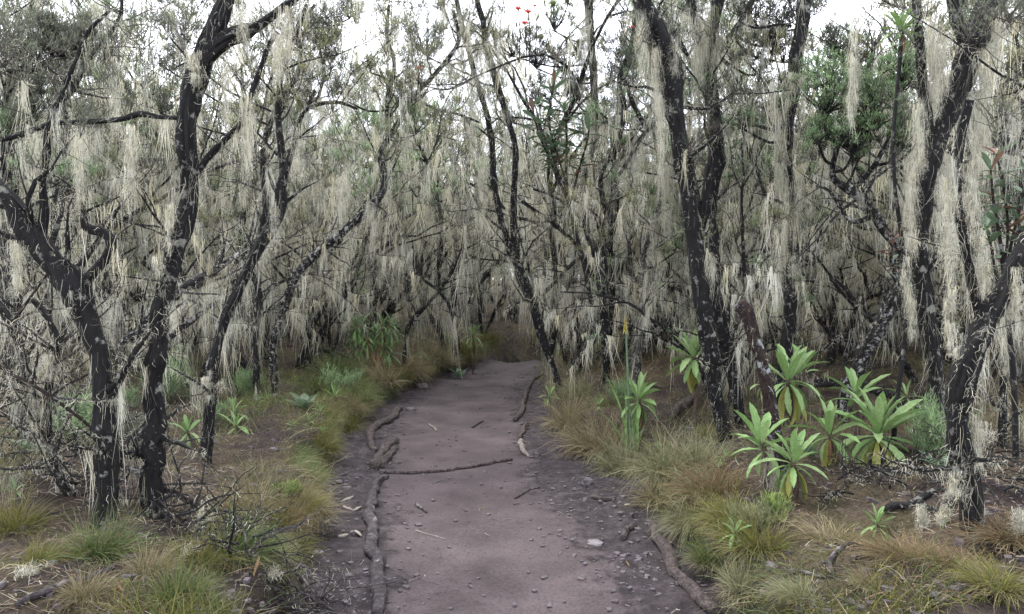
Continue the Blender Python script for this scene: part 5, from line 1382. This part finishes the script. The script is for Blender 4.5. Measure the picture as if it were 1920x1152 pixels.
# club moss and heath seedlings: green feathery clumps
def feathery(px, py, w_px, h_px, label, color, n=30, seed=1, d=None, group=None):
    rng = np.random.default_rng(seed); q = ground_at(px, py) if d is None else np.array([*at(px, py, d)[:2], 0]); q[2] = gz(q[0], q[1]); sc = q[1]/FPX
    C = np.stack([rng.normal(0, w_px*sc*.25, n), rng.normal(0, w_px*sc*.2, n), rng.uniform(0, .5, n)*h_px*sc], 1); b = Buf()
    brushes(b, C, h_px*sc*rng.uniform(.35, .65, n), rng, color, 9, 12, 1.4, w=.0034)
    o = link('heath_seedling', b.mesh('heath_seedling', M['foliage']), loc=tuple(q), label=label, cat='shrub', group=group)
feathery(1410, 1010, 90, 70, 'bright yellow green feathery clump around the stem rosette', 'olive', 30, 1)
feathery(1450, 980, 60, 60, 'yellow green feathery clump below the near rosette', 'lime', 20, 2)
feathery(1750, 870, 60, 130, 'upright green heath seedling left of the Y shaped trunk', 'green', 26, 3)
feathery(320, 760, 40, 110, 'feathery dark seedling beside the knobbly trunk', 'green', 18, 4)
feathery(150, 790, 110, 110, 'grey green heath bush between the two left black trunks', 'green', 40, 5, d=5.6)
feathery(240, 830, 60, 90, 'low heath bush behind the two left black trunks', 'grey', 24, 6, d=5.4)
feathery(470, 745, 60, 60, 'green heath clump behind the curving dark trunk', 'green', 24, 7)
feathery(640, 740, 60, 60, 'green heath clump on the left bank', 'green', 20, 8)
feathery(237, 540, 30, 45, 'small bright heath tuft glimpsed behind the bare branch', 'green', 12, 9, d=7.0)
feathery(1170, 640, 50, 60, 'green clump behind the flower stalk', 'green', 20, 10, d=8.6)
feathery(1100, 700, 40, 50, 'olive heath clump at the foot of the thin trees', 'olive', 14, 11)
feathery(540, 935, 50, 30, 'low mossy heath clump on the bare patch edge', 'lime', 12, 12)
feathery(400, 800, 40, 50, 'heath clump beside the foot of the curving dark trunk', 'green', 12, 13)

# red flower heads high in the crown of the leathery leaved tree
fb = Buf(); rf = np.random.default_rng(3)
a = rf.normal(0, 1, (60, 3)); a[:, 2] = np.abs(a[:, 2]); ribbons(fb, np.zeros((60, 3)), a, 1.0, .22, 2, rf, 0, .1, None, .6)
fm_ = fb.mesh('red_flower', M['red_flower'], color=False)
for i, (x, y) in enumerate([(972, 18), (991, 24), (984, 45), (1003, 12), (1186, 52), (785, 128)]):
    d = 9.0; p = at(x, y, d); root = link('red_flower', None, loc=tuple(p), label=['scarlet flower head high at top centre, leftmost', 'scarlet flower head right of the leftmost one', 'lower scarlet flower head below the pair', 'small scarlet flower head touching the top edge', 'faint red flower beside the tall lichen sheathed tree', 'faint red flower near the tip of the bowing trunk'][i], cat='flower')
    o = link('petals', fm_, root); o.scale = ((.045 if i < 3 else .028),)*3
    b = Buf(); tube(b, np.array([(0, 0, 0), (.02, .03, -.25), (.01, .02, -.6)]), np.array([.005, .006, .007]), 5); link('stalk', b.mesh('stalk', M['bark_dark'], color=False), root)
# tufts of pale lichen that have dropped on branches and ground
def lichen_clump(px, py, w_px, h_px, label, seed, up=0.0):
    rng = np.random.default_rng(seed); p = ground_at(px, py); sc = p[1]/FPX; b = Buf(); n = 9
    C = np.stack([rng.normal(0, w_px*sc*.25, n), rng.normal(0, w_px*sc*.2, n), rng.uniform(.2, 1, n)*h_px*sc+up], 1)
    hang(b, C, 7*sc, np.minimum(C[:, 2], h_px*sc*.8), 16, .0024, rng, conv=.3, nseg=4, wobble=.15)
    m = 420; S_ = C[rng.integers(0, n, m)]*np.array([1, 1, .8])+rng.normal(0, 5*sc, (m, 3)); S_[:, 2] = np.abs(S_[:, 2])
    ribbons(b, S_, rng.normal(0, 1, (m, 3)), rng.uniform(.012, .04, m), .0022, 3, rng, .4, .7, lcol(rng, m), .5)
    link('lichen_clump', b.mesh('lichen_clump', M['lichen']), loc=tuple(p), label=label, cat='lichen', group='dropped lichen tufts')
lichen_clump(1728, 1000, 18, 55, 'pale lichen tuft draped over the black burnt branch, left one', 1)
lichen_clump(1768, 990, 12, 45, 'pale lichen tuft draped over the black burnt branch, right one', 2)
lichen_clump(1912, 1010, 10, 60, 'hanging pale lichen tuft at the lower right edge', 3)
lichen_clump(355, 1045, 36, 18, 'grey white lichen tuft beside the dead twig pile', 4)
lichen_clump(60, 1075, 60, 10, 'flat pale lichen mat at the bottom left', 5)
lichen_clump(500, 1085, 40, 12, 'pale lichen scraps on the dark heap of twigs', 6)
lichen_clump(385, 990, 40, 60, 'loose pale lichen hanging by the dead branch left of the golden grass', 7)
lichen_clump(1450, 930, 18, 100, 'thin hanging lichen beside the near rosette', 8)
lichen_clump(95, 720, 60, 90, 'thick pale lichen veil on the left edge thicket', 9)
for i, (x, y, s_, el, m_) in enumerate([(155, 1030, 40, 1.2, 'old'), (476, 1085, 44, 1.3, 'dead'), (1100, 1092, 16, .1, 'dead'), (905, 955, 18, .1, 'dead'), (866, 957, 16, .1, 'dead'), (1000, 690, 10, .1, 'old'), (1180, 1065, 16, .1, 'dead'), (240, 1120, 40, .5, 'dead')]):
    p = ground_at(x, y); o = link('fallen_leaf', LEAF[m_][0], loc=(p[0], p[1], p[2]+.008), label=['yellow leaf standing in the grass at bottom left', 'pink brown withered leaf below the dead twig pile', 'brown leaf on the path near the pale flat stone', 'small brown leaf in the middle of the path, right one', 'small brown leaf in the middle of the path, left one', 'tiny leaf on the path at the crest', 'brown leaf near the thick right root', 'curled dead leaf on the bottom left grass'][i], cat='leaf')
    o.rotation_euler = (.4*i, -el, i*1.3); o.scale = (s_*p[1]/FPX,)*3
